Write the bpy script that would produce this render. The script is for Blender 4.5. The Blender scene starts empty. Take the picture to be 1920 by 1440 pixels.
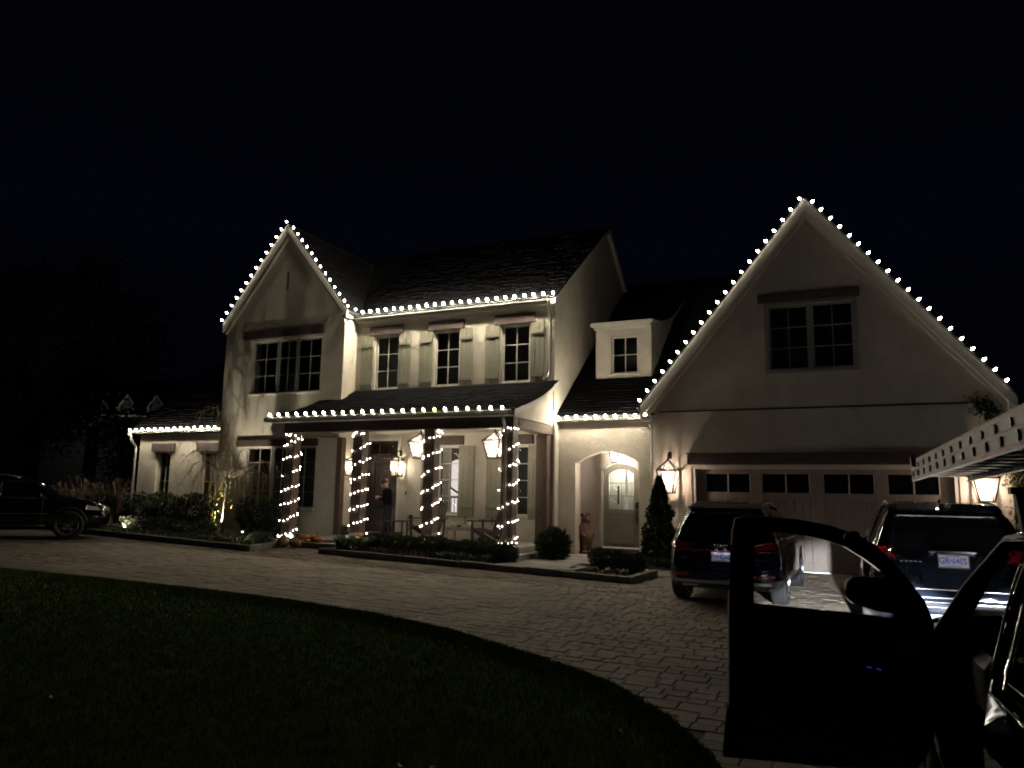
import bpy, bmesh, math, random
from math import sin, cos, pi, radians, sqrt, atan2, floor
from mathutils import Vector, Matrix
from mathutils.geometry import tessellate_polygon
random.seed(7)
SC = bpy.context.scene
COL = SC.collection

# ------------------------------------------------------------------ camera, world, exposure
cam_d = bpy.data.cameras.new("camera")
cam = bpy.data.objects.new("camera", cam_d)
COL.objects.link(cam)
SC.camera = cam
cam_d.sensor_fit = 'HORIZONTAL'
cam_d.sensor_width = 36.0
cam_d.lens = 36.0 * 1390.0 / 1920.0
cam_d.clip_start = 0.05
cam_d.clip_end = 2000
yaw, pit, rol = radians(25.01), radians(8.40), radians(0.996)
fw = Vector((-sin(yaw) * cos(pit), cos(yaw) * cos(pit), sin(pit)))
rt = Vector((cos(yaw), sin(yaw), 0))
up = rt.cross(fw)
rt2 = rt * cos(rol) + up * sin(rol)
up2 = up * cos(rol) - rt * sin(rol)
M = Matrix((rt2, up2, -fw)).transposed().to_4x4()
M.translation = Vector((0, 0, 1.75))
cam.matrix_world = M

W = bpy.data.worlds.new("World")
SC.world = W
W.use_nodes = True
nt = W.node_tree
nt.nodes.clear()
wo = nt.nodes.new("ShaderNodeOutputWorld")
bg = nt.nodes.new("ShaderNodeBackground")
tc = nt.nodes.new("ShaderNodeTexCoord")
sx = nt.nodes.new("ShaderNodeSeparateXYZ")
rp = nt.nodes.new("ShaderNodeValToRGB")
nt.links.new(tc.outputs["Generated"], sx.inputs[0])
nt.links.new(sx.outputs["Z"], rp.inputs[0])
rp.color_ramp.elements[0].position = 0.0
rp.color_ramp.elements[0].color = (0.0003, 0.0004, 0.0009, 1)
rp.color_ramp.elements[1].position = 0.75
rp.color_ramp.elements[1].color = (0.0003, 0.0004, 0.0012, 1)
e = rp.color_ramp.elements.new(0.32)
e.color = (0.0008, 0.0011, 0.0027, 1)
nt.links.new(rp.outputs[0], bg.inputs[0])
bg.inputs[1].default_value = 1.0
nt.links.new(bg.outputs[0], wo.inputs[0])

SC.view_settings.view_transform = 'Standard'
SC.view_settings.look = 'None'
SC.view_settings.exposure = 0.0
SC.view_settings.gamma = 1.0
SC.view_settings.use_curve_mapping = False
SC.render.engine = 'CYCLES'
SC.cycles.use_denoising = True
SC.cycles.max_bounces = 6
SC.cycles.diffuse_bounces = 3
SC.cycles.glossy_bounces = 3
SC.cycles.transmission_bounces = 4
SC.cycles.transparent_max_bounces = 12
SC.cycles.volume_bounces = 0
SC.cycles.use_light_tree = True
SC.cycles.sample_clamp_indirect = 4.0
SC.cycles.filter_width = 1.9

BULB = 900.0       # radiance of the eave bulbs
MINI = 52.0       # radiance of the pillar string bulbs
LWARM = (1.0, 0.86, 0.60)

def g(x, y):
    return .024 * max(0, -2.5 - x) + .01 * max(0, y - 13.5)

# ------------------------------------------------------------------ materials
MATS = {}
def mat(name, col, rough=.7, metal=0, spec=.5, noise=0, nscale=6, bump=0, bscale=60, coat=0, emit=None, estr=0, col2=None, stretch=None):
    if name in MATS: return MATS[name]
    m = bpy.data.materials.new(name); m.use_nodes = True
    n = m.node_tree; b = n.nodes["Principled BSDF"]
    b.inputs["Base Color"].default_value = (*col, 1)
    b.inputs["Roughness"].default_value = rough
    b.inputs["Metallic"].default_value = metal
    b.inputs["Specular IOR Level"].default_value = spec
    if coat:
        b.inputs["Coat Weight"].default_value = coat
        b.inputs["Coat Roughness"].default_value = .03
    if emit:
        b.inputs["Emission Color"].default_value = (*emit, 1)
        b.inputs["Emission Strength"].default_value = estr
    t = n.nodes.new("ShaderNodeTexCoord")
    src = t.outputs["Object"]
    if stretch:
        mp = n.nodes.new("ShaderNodeMapping"); mp.inputs["Scale"].default_value = stretch
        n.links.new(src, mp.inputs[0]); src = mp.outputs[0]
    if noise:
        z = n.nodes.new("ShaderNodeTexNoise"); z.inputs["Scale"].default_value = nscale
        z.inputs["Detail"].default_value = 6; z.inputs["Roughness"].default_value = .62
        n.links.new(src, z.inputs["Vector"])
        r = n.nodes.new("ShaderNodeValToRGB")
        c2 = col2 if col2 else tuple(c * (1 - noise) for c in col)
        r.color_ramp.elements[0].position = .34; r.color_ramp.elements[1].position = .68
        r.color_ramp.elements[0].color = (*c2, 1); r.color_ramp.elements[1].color = (*col, 1)
        n.links.new(z.outputs["Fac"], r.inputs[0]); n.links.new(r.outputs[0], b.inputs["Base Color"])
    if bump:
        z2 = n.nodes.new("ShaderNodeTexNoise"); z2.inputs["Scale"].default_value = bscale
        z2.inputs["Detail"].default_value = 5
        n.links.new(src, z2.inputs["Vector"])
        bm = n.nodes.new("ShaderNodeBump"); bm.inputs["Strength"].default_value = bump
        bm.inputs["Distance"].default_value = .02
        n.links.new(z2.outputs["Fac"], bm.inputs["Height"]); n.links.new(bm.outputs[0], b.inputs["Normal"])
    MATS[name] = m
    return m

def random_tint(m, amt=.35):
    """each object copy and each loose piece gets its own shade"""
    n = m.node_tree; b = n.nodes["Principled BSDF"]
    oi = n.nodes.new("ShaderNodeObjectInfo"); ge = n.nodes.new("ShaderNodeNewGeometry")
    ad = n.nodes.new("ShaderNodeMath"); ad.operation = 'ADD'
    n.links.new(oi.outputs["Random"], ad.inputs[0]); n.links.new(ge.outputs["Random Per Island"], ad.inputs[1])
    fr = n.nodes.new("ShaderNodeMath"); fr.operation = 'FRACT'; n.links.new(ad.outputs[0], fr.inputs[0])
    mr = n.nodes.new("ShaderNodeMapRange"); mr.inputs["To Min"].default_value = 1 - amt; mr.inputs["To Max"].default_value = 1 + amt
    n.links.new(fr.outputs[0], mr.inputs[0])
    mx = n.nodes.new("ShaderNodeVectorMath"); mx.operation = 'SCALE'
    l = b.inputs["Base Color"].links
    if l: n.links.new(l[0].from_socket, mx.inputs[0])
    else: mx.inputs[0].default_value = b.inputs["Base Color"].default_value[:3]
    n.links.new(mr.outputs[0], mx.inputs["Scale"]); n.links.new(mx.outputs[0], b.inputs["Base Color"])
    return m

stucco = mat("stucco", (.61, .56, .465), .9, noise=.20, nscale=1.9, bump=.7, bscale=26, spec=.2)
stucco_in = mat("plaster", (.66, .60, .52), .85, noise=.06, nscale=1.5, bump=.2, bscale=60, spec=.2)
trim = mat("painted_trim", (.60, .57, .50), .55, noise=.08, nscale=9)
grey_frame = mat("grey_window_frame", (.26, .255, .24), .55, noise=.08, nscale=9)  # darker grey than the other window frames
brown = mat("stained_timber", (.068, .046, .036), .7, noise=.45, nscale=5, bump=.5, bscale=30, stretch=(1, 1, 1))
brown_v = mat("stained_post", (.12, .075, .053), .65, noise=.45, nscale=7, bump=.5, bscale=28, stretch=(3, 3, .5))
sage = mat("sage_paint", (.245, .235, .175), .6, noise=.12, nscale=5, bump=.1, bscale=50)
roofm = random_tint(mat("asphalt_shingle", (.012, .012, .0135), .95, noise=.3, nscale=25, bump=.4, bscale=150, spec=.05), .2)
roofbase = mat("roof_felt", (.03, .03, .032), .95)
ceilm = mat("porch_ceiling_paint", (.50, .46, .38), .7)
gutm = mat("gutter_metal", (.15, .145, .13), .35, metal=.3)
dark_metal = mat("dark_bronze", (.035, .028, .022), .45, metal=.6)
copper_dark = mat("downspout_metal", (.36, .35, .33), .3, metal=.7)
doorw = mat("dark_door_wood", (.045, .030, .024), .28, noise=.4, nscale=5, stretch=(6, 6, .6), coat=.3)
gdoor = mat("garage_timber", (.27, .215, .175), .6, noise=.35, nscale=4, bump=.3, bscale=40, stretch=(8, 8, .5))
concrete = mat("concrete", (.30, .285, .255), .85, noise=.25, nscale=3, bump=.4, bscale=60)
kerbm = mat("kerb_stone", (.26, .25, .23), .85, noise=.35, nscale=8, bump=.6, bscale=40)
paverm = random_tint(mat("paver_stone", (.30, .248, .188), .82, noise=.28, nscale=6, bump=.7, bscale=90, spec=.35), .16)
def stains(m, sc, lo, hi):
    n = m.node_tree; b = n.nodes["Principled BSDF"]; ge = n.nodes.new("ShaderNodeNewGeometry")
    z = n.nodes.new("ShaderNodeTexNoise"); z.inputs["Scale"].default_value = sc; z.inputs["Detail"].default_value = 5
    n.links.new(ge.outputs["Position"], z.inputs["Vector"])
    mr = n.nodes.new("ShaderNodeMapRange"); mr.inputs["From Min"].default_value = .35; mr.inputs["From Max"].default_value = .65
    mr.inputs["To Min"].default_value = lo; mr.inputs["To Max"].default_value = hi
    n.links.new(z.outputs["Fac"], mr.inputs[0])
    mx = n.nodes.new("ShaderNodeVectorMath"); mx.operation = 'SCALE'
    n.links.new(b.inputs["Base Color"].links[0].from_socket, mx.inputs[0]); n.links.new(mr.outputs[0], mx.inputs["Scale"])
    n.links.new(mx.outputs[0], b.inputs["Base Color"])
stains(paverm, .9, .74, 1.12)
sandm = mat("joint_sand", (.12, .095, .07), .95, noise=.4, nscale=30, bump=.5, bscale=200)
soil = mat("mulch", (.055, .040, .028), .95, noise=.5, nscale=18, bump=1, bscale=70)
grass_base = mat("turf", (.075, .115, .026), .95, spec=.0, noise=.5, nscale=5, bump=1, bscale=120)
grassm = random_tint(mat("grass_blade", (.115, .170, .035), .8, spec=.08), .35)
leafm = random_tint(mat("boxwood_leaf", (.050, .072, .024), .55, spec=.5), .45)
cedarm = random_tint(mat("cedar_leaf", (.035, .050, .024), .7), .4)
liriope = random_tint(mat("liriope_leaf", (.16, .19, .075), .5), .5)
purple = random_tint(mat("heuchera_leaf", (.075, .060, .055), .6), .5)
yellowm = random_tint(mat("yellow_leaf", (.46, .36, .055), .5), .3)
greyleaf = random_tint(mat("grey_leaf", (.13, .14, .09), .6), .5)
bark = mat("pale_bark", (.30, .26, .19), .8, noise=.4, nscale=14, bump=.6, bscale=60)
darkbark = mat("dark_bark", (.06, .045, .035), .9, noise=.4, nscale=10, bump=.8, bscale=40)
treeleaf = random_tint(mat("night_tree_leaf", (.012, .014, .007), .7), .5)
redleaf = random_tint(mat("reddish_leaf", (.20, .09, .055), .6), .4)
adiron = mat("dark_chair_wood", (.050, .038, .032), .55, noise=.3, nscale=9)
greywood = mat("grey_table_wood", (.30, .27, .22), .7, noise=.25, nscale=8)
pumpkinm = mat("orange_pumpkin", (.55, .20, .045), .5, noise=.25, nscale=6)
tanpump = mat("tan_gourd", (.42, .25, .13), .6, noise=.3, nscale=5)
palepump = mat("pale_gourd", (.62, .60, .30), .55, noise=.2, nscale=8)
stemm = mat("gourd_stem", (.12, .13, .05), .7)
bearwood = mat("carved_wood", (.12, .062, .038), .6, noise=.45, nscale=12, bump=.8, bscale=45)
bearwood2 = mat("pale_carved_wood", (.40, .22, .11), .6, noise=.4, nscale=10, bump=.5, bscale=50)
black = mat("black_rubber", (.012, .012, .012), .6)
tyrem = mat("tyre_rubber", (.014, .014, .015), .75, bump=.3, bscale=80)
rimm = mat("alloy", (.55, .56, .58), .25, metal=1)
chrome = mat("chrome", (.75, .76, .78), .14, metal=1)
silver = mat("silver_plastic", (.42, .43, .45), .35, metal=.7)
paint_blue = mat("dark_blue_paint", (.004, .006, .012), .5, coat=1, spec=.0)
paint_black = mat("black_paint", (.003, .004, .007), .5, coat=1, spec=.0)
paint_dark = mat("dark_grey_paint", (.004, .004, .005), .5, coat=1, spec=.0)
carglass = mat("tinted_car_glass", (.004, .005, .006), .04, spec=.35)
tailred = mat("tail_lamp_red", (.16, .003, .006), .12, coat=1)
reflector = mat("red_reflector", (.55, .01, .015), .12, coat=1, emit=(1, .03, .04), estr=0)
platew = mat("plate_white", (.78, .79, .90), .3)
plateb = mat("plate_ink", (.03, .05, .33), .4)
plastic = mat("dark_trim_plastic", (.02, .02, .022), .5)
alum = mat("brushed_aluminium", (.13, .128, .122), .5, metal=.35, noise=.18, nscale=3, stretch=(8, .5, 8), bump=.08, bscale=60)
alum_d = mat("ladder_end_rim", (.30, .27, .24), .3, metal=.9)
redtape = mat("red_label", (.45, .03, .04), .5)
curtain = mat("curtain_cloth", (.55, .56, .50), .9, noise=.15, nscale=6)
blindm = mat("pale_blind", (.20, .23, .20), .85)
backm = mat("dark_room", (.07, .072, .070), .9)
wirem = mat("green_wire", (.02, .03, .02), .6)
skin = mat("skin", (.52, .30, .22), .55)
hair = mat("dark_hair", (.02, .014, .01), .6)
cloth = mat("dark_shirt", (.006, .007, .010), .9, spec=.05)
jeans = mat("dark_trousers", (.012, .013, .018), .9)
candle = mat("candle_sleeve", (.70, .66, .55), .5)

def emis(name, col, s):
    m = bpy.data.materials.new(name); m.use_nodes = True
    n = m.node_tree; n.nodes.clear()
    o = n.nodes.new("ShaderNodeOutputMaterial"); em = n.nodes.new("ShaderNodeEmission")
    em.inputs[0].default_value = (*col, 1); em.inputs[1].default_value = s
    n.links.new(em.outputs[0], o.inputs[0]); MATS[name] = m
    return m
bulbm = emis("lit_bulb", (1.0, .89, .69), BULB)
bulby = emis("lit_bulb_yellowish", (1.0, .98, .40), 40)
minim = emis("lit_mini_bulb", (1.0, .93, .80), MINI)
flame = emis("lantern_flame", (1.0, .84, .62), 45)
ledm = emis("blue_led", (.10, .10, 1.0), .55)
headm = emis("head_lamp", (.85, .93, 1.0), 12)
sparkm = emis("path_lamp", (1.0, .96, .85), 7)
room_glow = emis("glowing_room_wall", (1.0, .88, .82), .95)  # stair hall light put into the wall's own emission
hall_glow = emis("glowing_hall_wall", (1.0, .96, .80), .34)  # wall made to glow in place of light falling on it
def glass(name, transp, tint=(1, 1, 1), trans=0.0, rough=.02):
    m = bpy.data.materials.new(name); m.use_nodes = True
    n = m.node_tree; n.nodes.clear()
    o = n.nodes.new("ShaderNodeOutputMaterial"); t = n.nodes.new("ShaderNodeBsdfTransparent")
    t.inputs[0].default_value = (*[transp * c for c in tint], 1)
    gl = n.nodes.new("ShaderNodeBsdfGlossy"); gl.inputs["Roughness"].default_value = rough
    fr = n.nodes.new("ShaderNodeFresnel"); fr.inputs[0].default_value = 1.45
    mx = n.nodes.new("ShaderNodeMixShader")
    n.links.new(fr.outputs[0], mx.inputs[0]); n.links.new(gl.outputs[0], mx.inputs[2])
    if trans:
        tl = n.nodes.new("ShaderNodeBsdfTranslucent"); tl.inputs[0].default_value = (.9, .85, .78, 1)
        m2 = n.nodes.new("ShaderNodeMixShader"); m2.inputs[0].default_value = trans
        n.links.new(t.outputs[0], m2.inputs[1]); n.links.new(tl.outputs[0], m2.inputs[2])
        n.links.new(m2.outputs[0], mx.inputs[1])
    else:
        n.links.new(t.outputs[0], mx.inputs[1])
    n.links.new(mx.outputs[0], o.inputs[0]); MATS[name] = m
    return m
winglass = glass("window_glass", .85)
lampglass = glass("lantern_glass", .95, trans=.13, rough=.1)
carclear = glass("clear_car_glass", .72)
cartint = glass("tinted_windscreen", .30)

# ------------------------------------------------------------------ mesh helpers
class MB:
    def __init__(s): s.v = []; s.f = []; s.m = []
    def add(s, vs, fs, mi=0):
        o = len(s.v); s.v += [tuple(p) for p in vs]
        for f in fs: s.f.append(tuple(i + o for i in f)); s.m.append(mi)
        return s
    def box(s, x0, x1, y0, y1, z0, z1, mi=0):
        v = [(x0, y0, z0), (x1, y0, z0), (x1, y1, z0), (x0, y1, z0), (x0, y0, z1), (x1, y0, z1), (x1, y1, z1), (x0, y1, z1)]
        return s.add(v, [(0, 3, 2, 1), (4, 5, 6, 7), (0, 1, 5, 4), (1, 2, 6, 5), (2, 3, 7, 6), (3, 0, 4, 7)], mi)
    def cbox(s, x0, x1, y0, y1, z0, z1, c=.01, mi=0):
        """box with chamfered vertical and horizontal edges (all 12)"""
        vs = []; 
        for (z, i) in ((z0, c), (z0 + c, 0), (z1 - c, 0), (z1, c)):
            a, b, d, e_ = x0 + i, x1 - i, y0 + i, y1 - i
            k = c if i == 0 else c
            vs += [(a + k, d, z), (b - k, d, z), (b, d + k, z), (b, e_ - k, z), (b - k, e_, z), (a + k, e_, z), (a, e_ - k, z), (a, d + k, z)]
        fs = [tuple(range(7, -1, -1)), tuple(range(24, 32))]
        for r in range(3):
            for i in range(8):
                j = (i + 1) % 8
                fs.append((r * 8 + i, r * 8 + j, r * 8 + 8 + j, r * 8 + 8 + i))
        return s.add(vs, fs, mi)
    def prism(s, pts, d, mi=0):
        """pts: 3D polygon; extruded by vector d"""
        n = len(pts); d = Vector(d)
        vs = [Vector(p) for p in pts] + [Vector(p) + d for p in pts]
        tri = tessellate_polygon([[Vector(p) for p in pts]])
        fs = [t for t in tri] + [(a + n, c + n, b + n) for a, b, c in tri]
        for i in range(n):
            j = (i + 1) % n
            fs.append((i, j, j + n, i + n))
        return s.add(vs, fs, mi)
    def tube(s, pts, r, n=6, mi=0, caps=True):
        pts = [Vector(p) for p in pts]
        if not hasattr(r, '__len__'): r = [r] * len(pts)
        vs = []; up_ = None
        for i, p in enumerate(pts):
            d = (pts[min(i + 1, len(pts) - 1)] - pts[max(i - 1, 0)]).normalized()
            if up_ is None:
                a = Vector((0, 0, 1)) if abs(d.z) < .9 else Vector((1, 0, 0))
                up_ = d.cross(a).normalized()
            else:
                up_ = (up_ - d * up_.dot(d)).normalized()
            q = d.cross(up_)
            for k in range(n):
                t = 2 * pi * k / n
                vs.append(p + (up_ * cos(t) + q * sin(t)) * r[i])
        fs = []
        for i in range(len(pts) - 1):
            for k in range(n):
                j = (k + 1) % n
                fs.append((i * n + k, i * n + j, i * n + n + j, i * n + n + k))
        if caps:
            fs.append(tuple(range(n - 1, -1, -1))); fs.append(tuple(range(len(vs) - n, len(vs))))
        return s.add(vs, fs, mi)
    def bar(s, a, b, w, h=None, mi=0):
        h = h or w; a = Vector(a); b = Vector(b); d = (b - a).normalized()
        u = d.cross(Vector((0, 0, 1)) if abs(d.z) < .95 else Vector((0, 1, 0))).normalized() * w / 2
        q = u.cross(d).normalized() * h / 2
        vs = [a - u - q, a + u - q, a + u + q, a - u + q, b - u - q, b + u - q, b + u + q, b - u + q]
        return s.add(vs, [(0, 3, 2, 1), (4, 5, 6, 7), (0, 1, 5, 4), (1, 2, 6, 5), (2, 3, 7, 6), (3, 0, 4, 7)], mi)
    def lathe(s, prof, c=(0, 0, 0), n=12, mi=0, axis='Z'):
        vs = []; c = Vector(c)
        for r, z in prof:
            for k in range(n):
                t = 2 * pi * k / n
                if axis == 'Z': vs.append(c + Vector((r * cos(t), r * sin(t), z)))
                elif axis == 'X': vs.append(c + Vector((z, r * cos(t), r * sin(t))))
                else: vs.append(c + Vector((r * cos(t), z, r * sin(t))))
        fs = []
        for i in range(len(prof) - 1):
            for k in range(n):
                j = (k + 1) % n
                fs.append((i * n + k, i * n + j, i * n + n + j, i * n + n + k))
        return s.add(vs, fs, mi)
    def ball(s, c, r, n=10, m=6, sc=(1, 1, 1), mi=0):
        vs = []; fs = []; c = Vector(c)
        for i in range(m + 1):
            a = pi * i / m
            for k in range(n):
                t = 2 * pi * k / n
                vs.append((c.x + r * sc[0] * sin(a) * cos(t), c.y + r * sc[1] * sin(a) * sin(t), c.z + r * sc[2] * cos(a)))
        for i in range(m):
            for k in range(n):
                j = (k + 1) % n
                fs.append((i * n + k, i * n + n + k, i * n + n + j, i * n + j))
        return s.add(vs, fs, mi)
    def quad(s, a, b, c, d, mi=0): return s.add([a, b, c, d], [(0, 1, 2, 3)], mi)
    def mesh(s, name, mats, smooth=False):
        me = bpy.data.meshes.new(name); me.from_pydata(s.v, [], s.f)
        if not isinstance(mats, (list, tuple)): mats = [mats]
        for m in mats: me.materials.append(m)
        if len(mats) > 1: me.polygons.foreach_set("material_index", s.m)
        if smooth: me.polygons.foreach_set("use_smooth", [True] * len(me.polygons))
        me.validate(); me.update()
        return me
    def obj(s, name, mats, parent=None, smooth=False, loc=None):
        return link(name, s.mesh(name, mats, smooth), parent, loc)

def link(name, me, parent=None, loc=None):
    o = bpy.data.objects.new(name, me); COL.objects.link(o)
    if parent: o.parent = parent
    if loc is not None: o.location = loc
    return o
def thing(name, label, cat, loc=(0, 0, 0), rz=0, group=None):
    o = bpy.data.objects.new(name, None); COL.objects.link(o)
    o.location = loc; o.rotation_euler = (0, 0, rz); o.empty_display_size = .2
    o["label"] = label; o["category"] = cat
    if group: o["group"] = group
    return o
def tag(o, label, cat, group=None, kind=None):
    o["label"] = label; o["category"] = cat
    if group: o["group"] = group
    if kind: o["kind"] = kind
    return o
def struct(o): o["kind"] = "structure"; return o
def stuffpart(o): o["kind"] = "stuff"; return o
def dup(root, loc=None, rz=None, label=None):
    r = root.copy(); COL.objects.link(r)
    if loc is not None: r.location = loc
    if rz is not None: r.rotation_euler = (0, 0, rz)
    if label: r["label"] = label
    for ch in list(root.children):
        c = ch.copy(); COL.objects.link(c); c.parent = r
        for k in list(ch.children):
            d = k.copy(); COL.objects.link(d); d.parent = c
    return r
def lamp(name, parent, loc, power, col, size=.04, kind='POINT', **kw):
    l = bpy.data.lights.new(name, kind); l.energy = power; l.color = col
    l.shadow_soft_size = size
    for k, v in kw.items(): setattr(l, k, v)
    o = bpy.data.objects.new(name, l); COL.objects.link(o)
    if parent: o.parent = parent
    o.location = loc
    return o
def aim(o, d):
    o.rotation_euler = Vector(d).to_track_quat('-Z', 'Y').to_euler()

# ================================================================== GROUND
def hsheet(name, xs, ys, dz, m):
    mb = MB(); nx, ny = len(xs), len(ys)
    vs = [(x, y, g(x, y) + dz) for y in ys for x in xs]
    fs = [(j * nx + i, j * nx + i + 1, (j + 1) * nx + i + 1, (j + 1) * nx + i) for j in range(ny - 1) for i in range(nx - 1)]
    mb.add(vs, fs)
    return mb.obj(name, m)
xsb = [-260, -160, -100, -60, -40, -30, -20, -10, -2.5, 5, 20, 60, 160]
struct(hsheet("ground", xsb, [-120, -60, -20, 0, 13.5, 20, 40, 80, 160, 300], -.07, grass_base))
drive = struct(hsheet("driveway", [-40, -30, -20, -10, -2.5, 4, 12], [-12, 0, 5, 10, 13.5, 19.6], -.009, sandm))

CURVE = [(-40, 5.2), (-30, 6.5), (-20, 7.6), (-13.64, 8.28), (-11.27, 8.56), (-9.07, 8.73), (-7.4, 8.74), (-6.02, 8.61), (-4.6, 8.24), (-3.22, 7.57), (-2.5, 7.16),
         (-2.13, 6.88), (-1.46, 6.14), (-.96, 5.35), (-.60, 4.5), (-.38, 3.5), (-.25, 2.2), (-.18, .5), (-.15, -2), (-.1, -10)]
def curve_y(x):
    if x >= CURVE[-1][0]: return -99
    for (a, b), (c, d) in zip(CURVE, CURVE[1:]):
        if a <= x < c: return b + (d - b) * (x - a) / (c - a)
    return 5
mb = MB()
for i in range(len(CURVE) - 1):
    (a, b), (c, d) = CURVE[i], CURVE[i + 1]
    N = 6
    for k in range(N):
        y0a = b + (-11 - b) * k / N; y0b = b + (-11 - b) * (k + 1) / N
        y1a = d + (-11 - d) * k / N; y1b = d + (-11 - d) * (k + 1) / N
        mb.quad((a, y0b, g(a, y0b) + .03), (c, y1b, g(c, y1b) + .03), (c, y1a, g(c, y1a) + .03), (a, y0a, g(a, y0a) + .03))
    mb.quad((a, b, g(a, b) + .03), (c, d, g(c, d) + .03), (c, d, g(c, d) - .05), (a, b, g(a, b) - .05))
struct(mb.obj("lawn", grass_base))
# grass blades
mb = MB(); rg = random.Random(3)
fs_v = []; fs_f = []
def blade(x, y, h, w):
    z = g(x, y) + .025; a = rg.uniform(0, 2 * pi); b = rg.uniform(0, 2 * pi); l = rg.uniform(.1, .7) * h
    o = len(fs_v)
    fs_v.extend([(x - w * cos(a), y - w * sin(a), z), (x + w * cos(a), y + w * sin(a), z), (x + l * cos(b), y + l * sin(b), z + h)])
    fs_f.append((o, o + 1, o + 2))
n = 0
while n < 110000:
    t = rg.random()
    if t < .35:   # along the edge
        x = rg.uniform(-15, -.3); cy = curve_y(x)
        if cy < -5: continue
        y = cy - abs(rg.gauss(0, .3)) + .02
    else:
        y = rg.uniform(1.5, 8.7) ** 1.0; x = -rg.uniform(.3, 14)
        if y > curve_y(x): continue
    d = sqrt(x * x + y * y)
    blade(x, y, rg.uniform(.022, .048), .0022 + .0005 * d); n += 1
mb.v = fs_v; mb.f = fs_f; mb.m = [0] * len(fs_f)
gr = mb.obj("grass", grassm); tag(gr, "short dark green lawn grass curving along the paved driveway", "grass", kind="stuff")
# fallen leaves on the lawn
fl = MB()
for (x, y) in [(-2.6, 4.1), (-2.45, 4.15), (-4.2, 5.2), (-4.3, 5.25), (-7.4, 5.9), (-6.1, 4.2), (-1.6, 5.4), (-3.4, 7.3), (-5.6, 3.9)]:
    z = g(x, y) + .085; a = rg.uniform(0, 6)
    fl.add([(x, y, z), (x + .05 * cos(a), y + .05 * sin(a), z + .02), (x + .03 * cos(a + 1.2), y + .03 * sin(a + 1.2), z + .01)], [(0, 1, 2)])
o = fl.obj("fallen_leaf", mat("pale_dry_leaf", (.5, .48, .40), .6)); tag(o, "few small pale fallen leaves scattered on the dark lawn", "leaves", kind="stuff")

# beds : polygons (x,y)
BEDS = {
    'centre': [(-11.90, 14.62), (-4.10, 14.46), (-3.98, 16.05), (-5.05, 16.4), (-5.6, 16.35), (-6.0, 15.6), (-7.35, 15.7), (-7.4, 16.1), (-11.75, 16.1)],
    'left': [(-24.5, 14.5), (-13.40, 13.93), (-13.60, 15.30), (-14.2, 16.2), (-14.6, 18.05), (-19.0, 18.05), (-19.0, 18.95), (-24.5, 18.95)],
}
def inpoly(x, y, P):
    c = False; n = len(P)
    for i in range(n):
        x1, y1 = P[i]; x2, y2 = P[(i + 1) % n]
        if (y1 > y) != (y2 > y) and x < (x2 - x1) * (y - y1) / (y2 - y1) + x1: c = not c
    return c
def sheetpoly(name, P, dz, m):
    """fine grid inside polygon"""
    tri = tessellate_polygon([[Vector((x, y, 0)) for x, y in P]])
    mb = MB(); mb.add([(x, y, g(x, y) + dz) for x, y in P], tri)
    return struct(mb.obj(name, m))
sheetpoly("flower_bed", BEDS['centre'], .05, soil)
sheetpoly("flower_bed", BEDS['left'], .06, soil)
sheetpoly("flower_bed", [(-7.4, 16.9), (-7.0, 16.9), (-6.9, 17.6), (-7.1, 19.05), (-7.45, 19.05), (-7.45, 18.7)], .04, soil)
sheetpoly("flower_bed", [(-5.25, 17.2), (-4.0, 17.2), (-3.75, 18.84), (-4.76, 18.84), (-5.1, 19.0)], .04, soil)

# pavers
PB = [BEDS['centre'], BEDS['left'], [(-7.4, 15.6), (-5.2, 15.6), (-5.2, 19.1), (-7.4, 19.1)], [(-5.25, 17.2), (-4.0, 17.2), (-3.75, 18.84), (-5.1, 19.0)], [(-15, 15.4), (-7.4, 15.4), (-7.4, 19), (-15, 19)]]
cands = []; rp_ = random.Random(11)
y = 3.0
while y < 18.8:
    h = rp_.choice([.16, .16, .24, .20]) if True else .2
    x = -24.0 + rp_.random() * .3
    while x < 4.5:
        w = rp_.choice([.16, .24, .24, .32, .20])
        cx, cy = x + w / 2, y + h / 2
        d = sqrt(cx * cx + cy * cy)
        ok = cy > curve_y(cx) + .06 and d < 21.5 and (cx > -23) and not any(inpoly(cx + sx_ * w / 2, cy + sy_ * h / 2, P) for P in PB for sx_ in (-1, 1) for sy_ in (-1, 1))
        if cx > .6 and cy < 10: ok = ok and d > 3
        if ok: cands.append((cx, cy, w, h, d))
        x += w
    y += h
paver_mesh = {}
def paver_vf(w, h, gap=.004, c=.006, z0=-.06, z1=0):
    a, b = w / 2 - gap, h / 2 - gap
    vs = [(-a, -b, z0), (a, -b, z0), (a, b, z0), (-a, b, z0), (-a, -b, z1 - c), (a, -b, z1 - c), (a, b, z1 - c), (-a, b, z1 - c),
          (-a + c, -b + c, z1), (a - c, -b + c, z1), (a - c, b - c, z1), (-a + c, b - c, z1)]
    fs = [(0, 1, 5, 4), (1, 2, 6, 5), (2, 3, 7, 6), (3, 0, 4, 7), (4, 5, 9, 8), (5, 6, 10, 9), (6, 7, 11, 10), (7, 4, 8, 11), (8, 9, 10, 11)]
    return vs, fs
def visible_key(c):
    x, y, w, h, d = c
    dep = x * -sin(yaw) + y * cos(yaw); lat = x * cos(yaw) + y * sin(yaw)
    if dep < 1: return 99
    u = 960 + 1390 * lat / dep; v = 930 + 1390 * 1.75 / dep
    if u > 1365 and v > 1140: return 90 + d      # behind the open car door
    if u > 1910 or u < 0 or v > 1440: return 95 + d
    return d
cands.sort(key=visible_key)
rest = MB()
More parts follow.
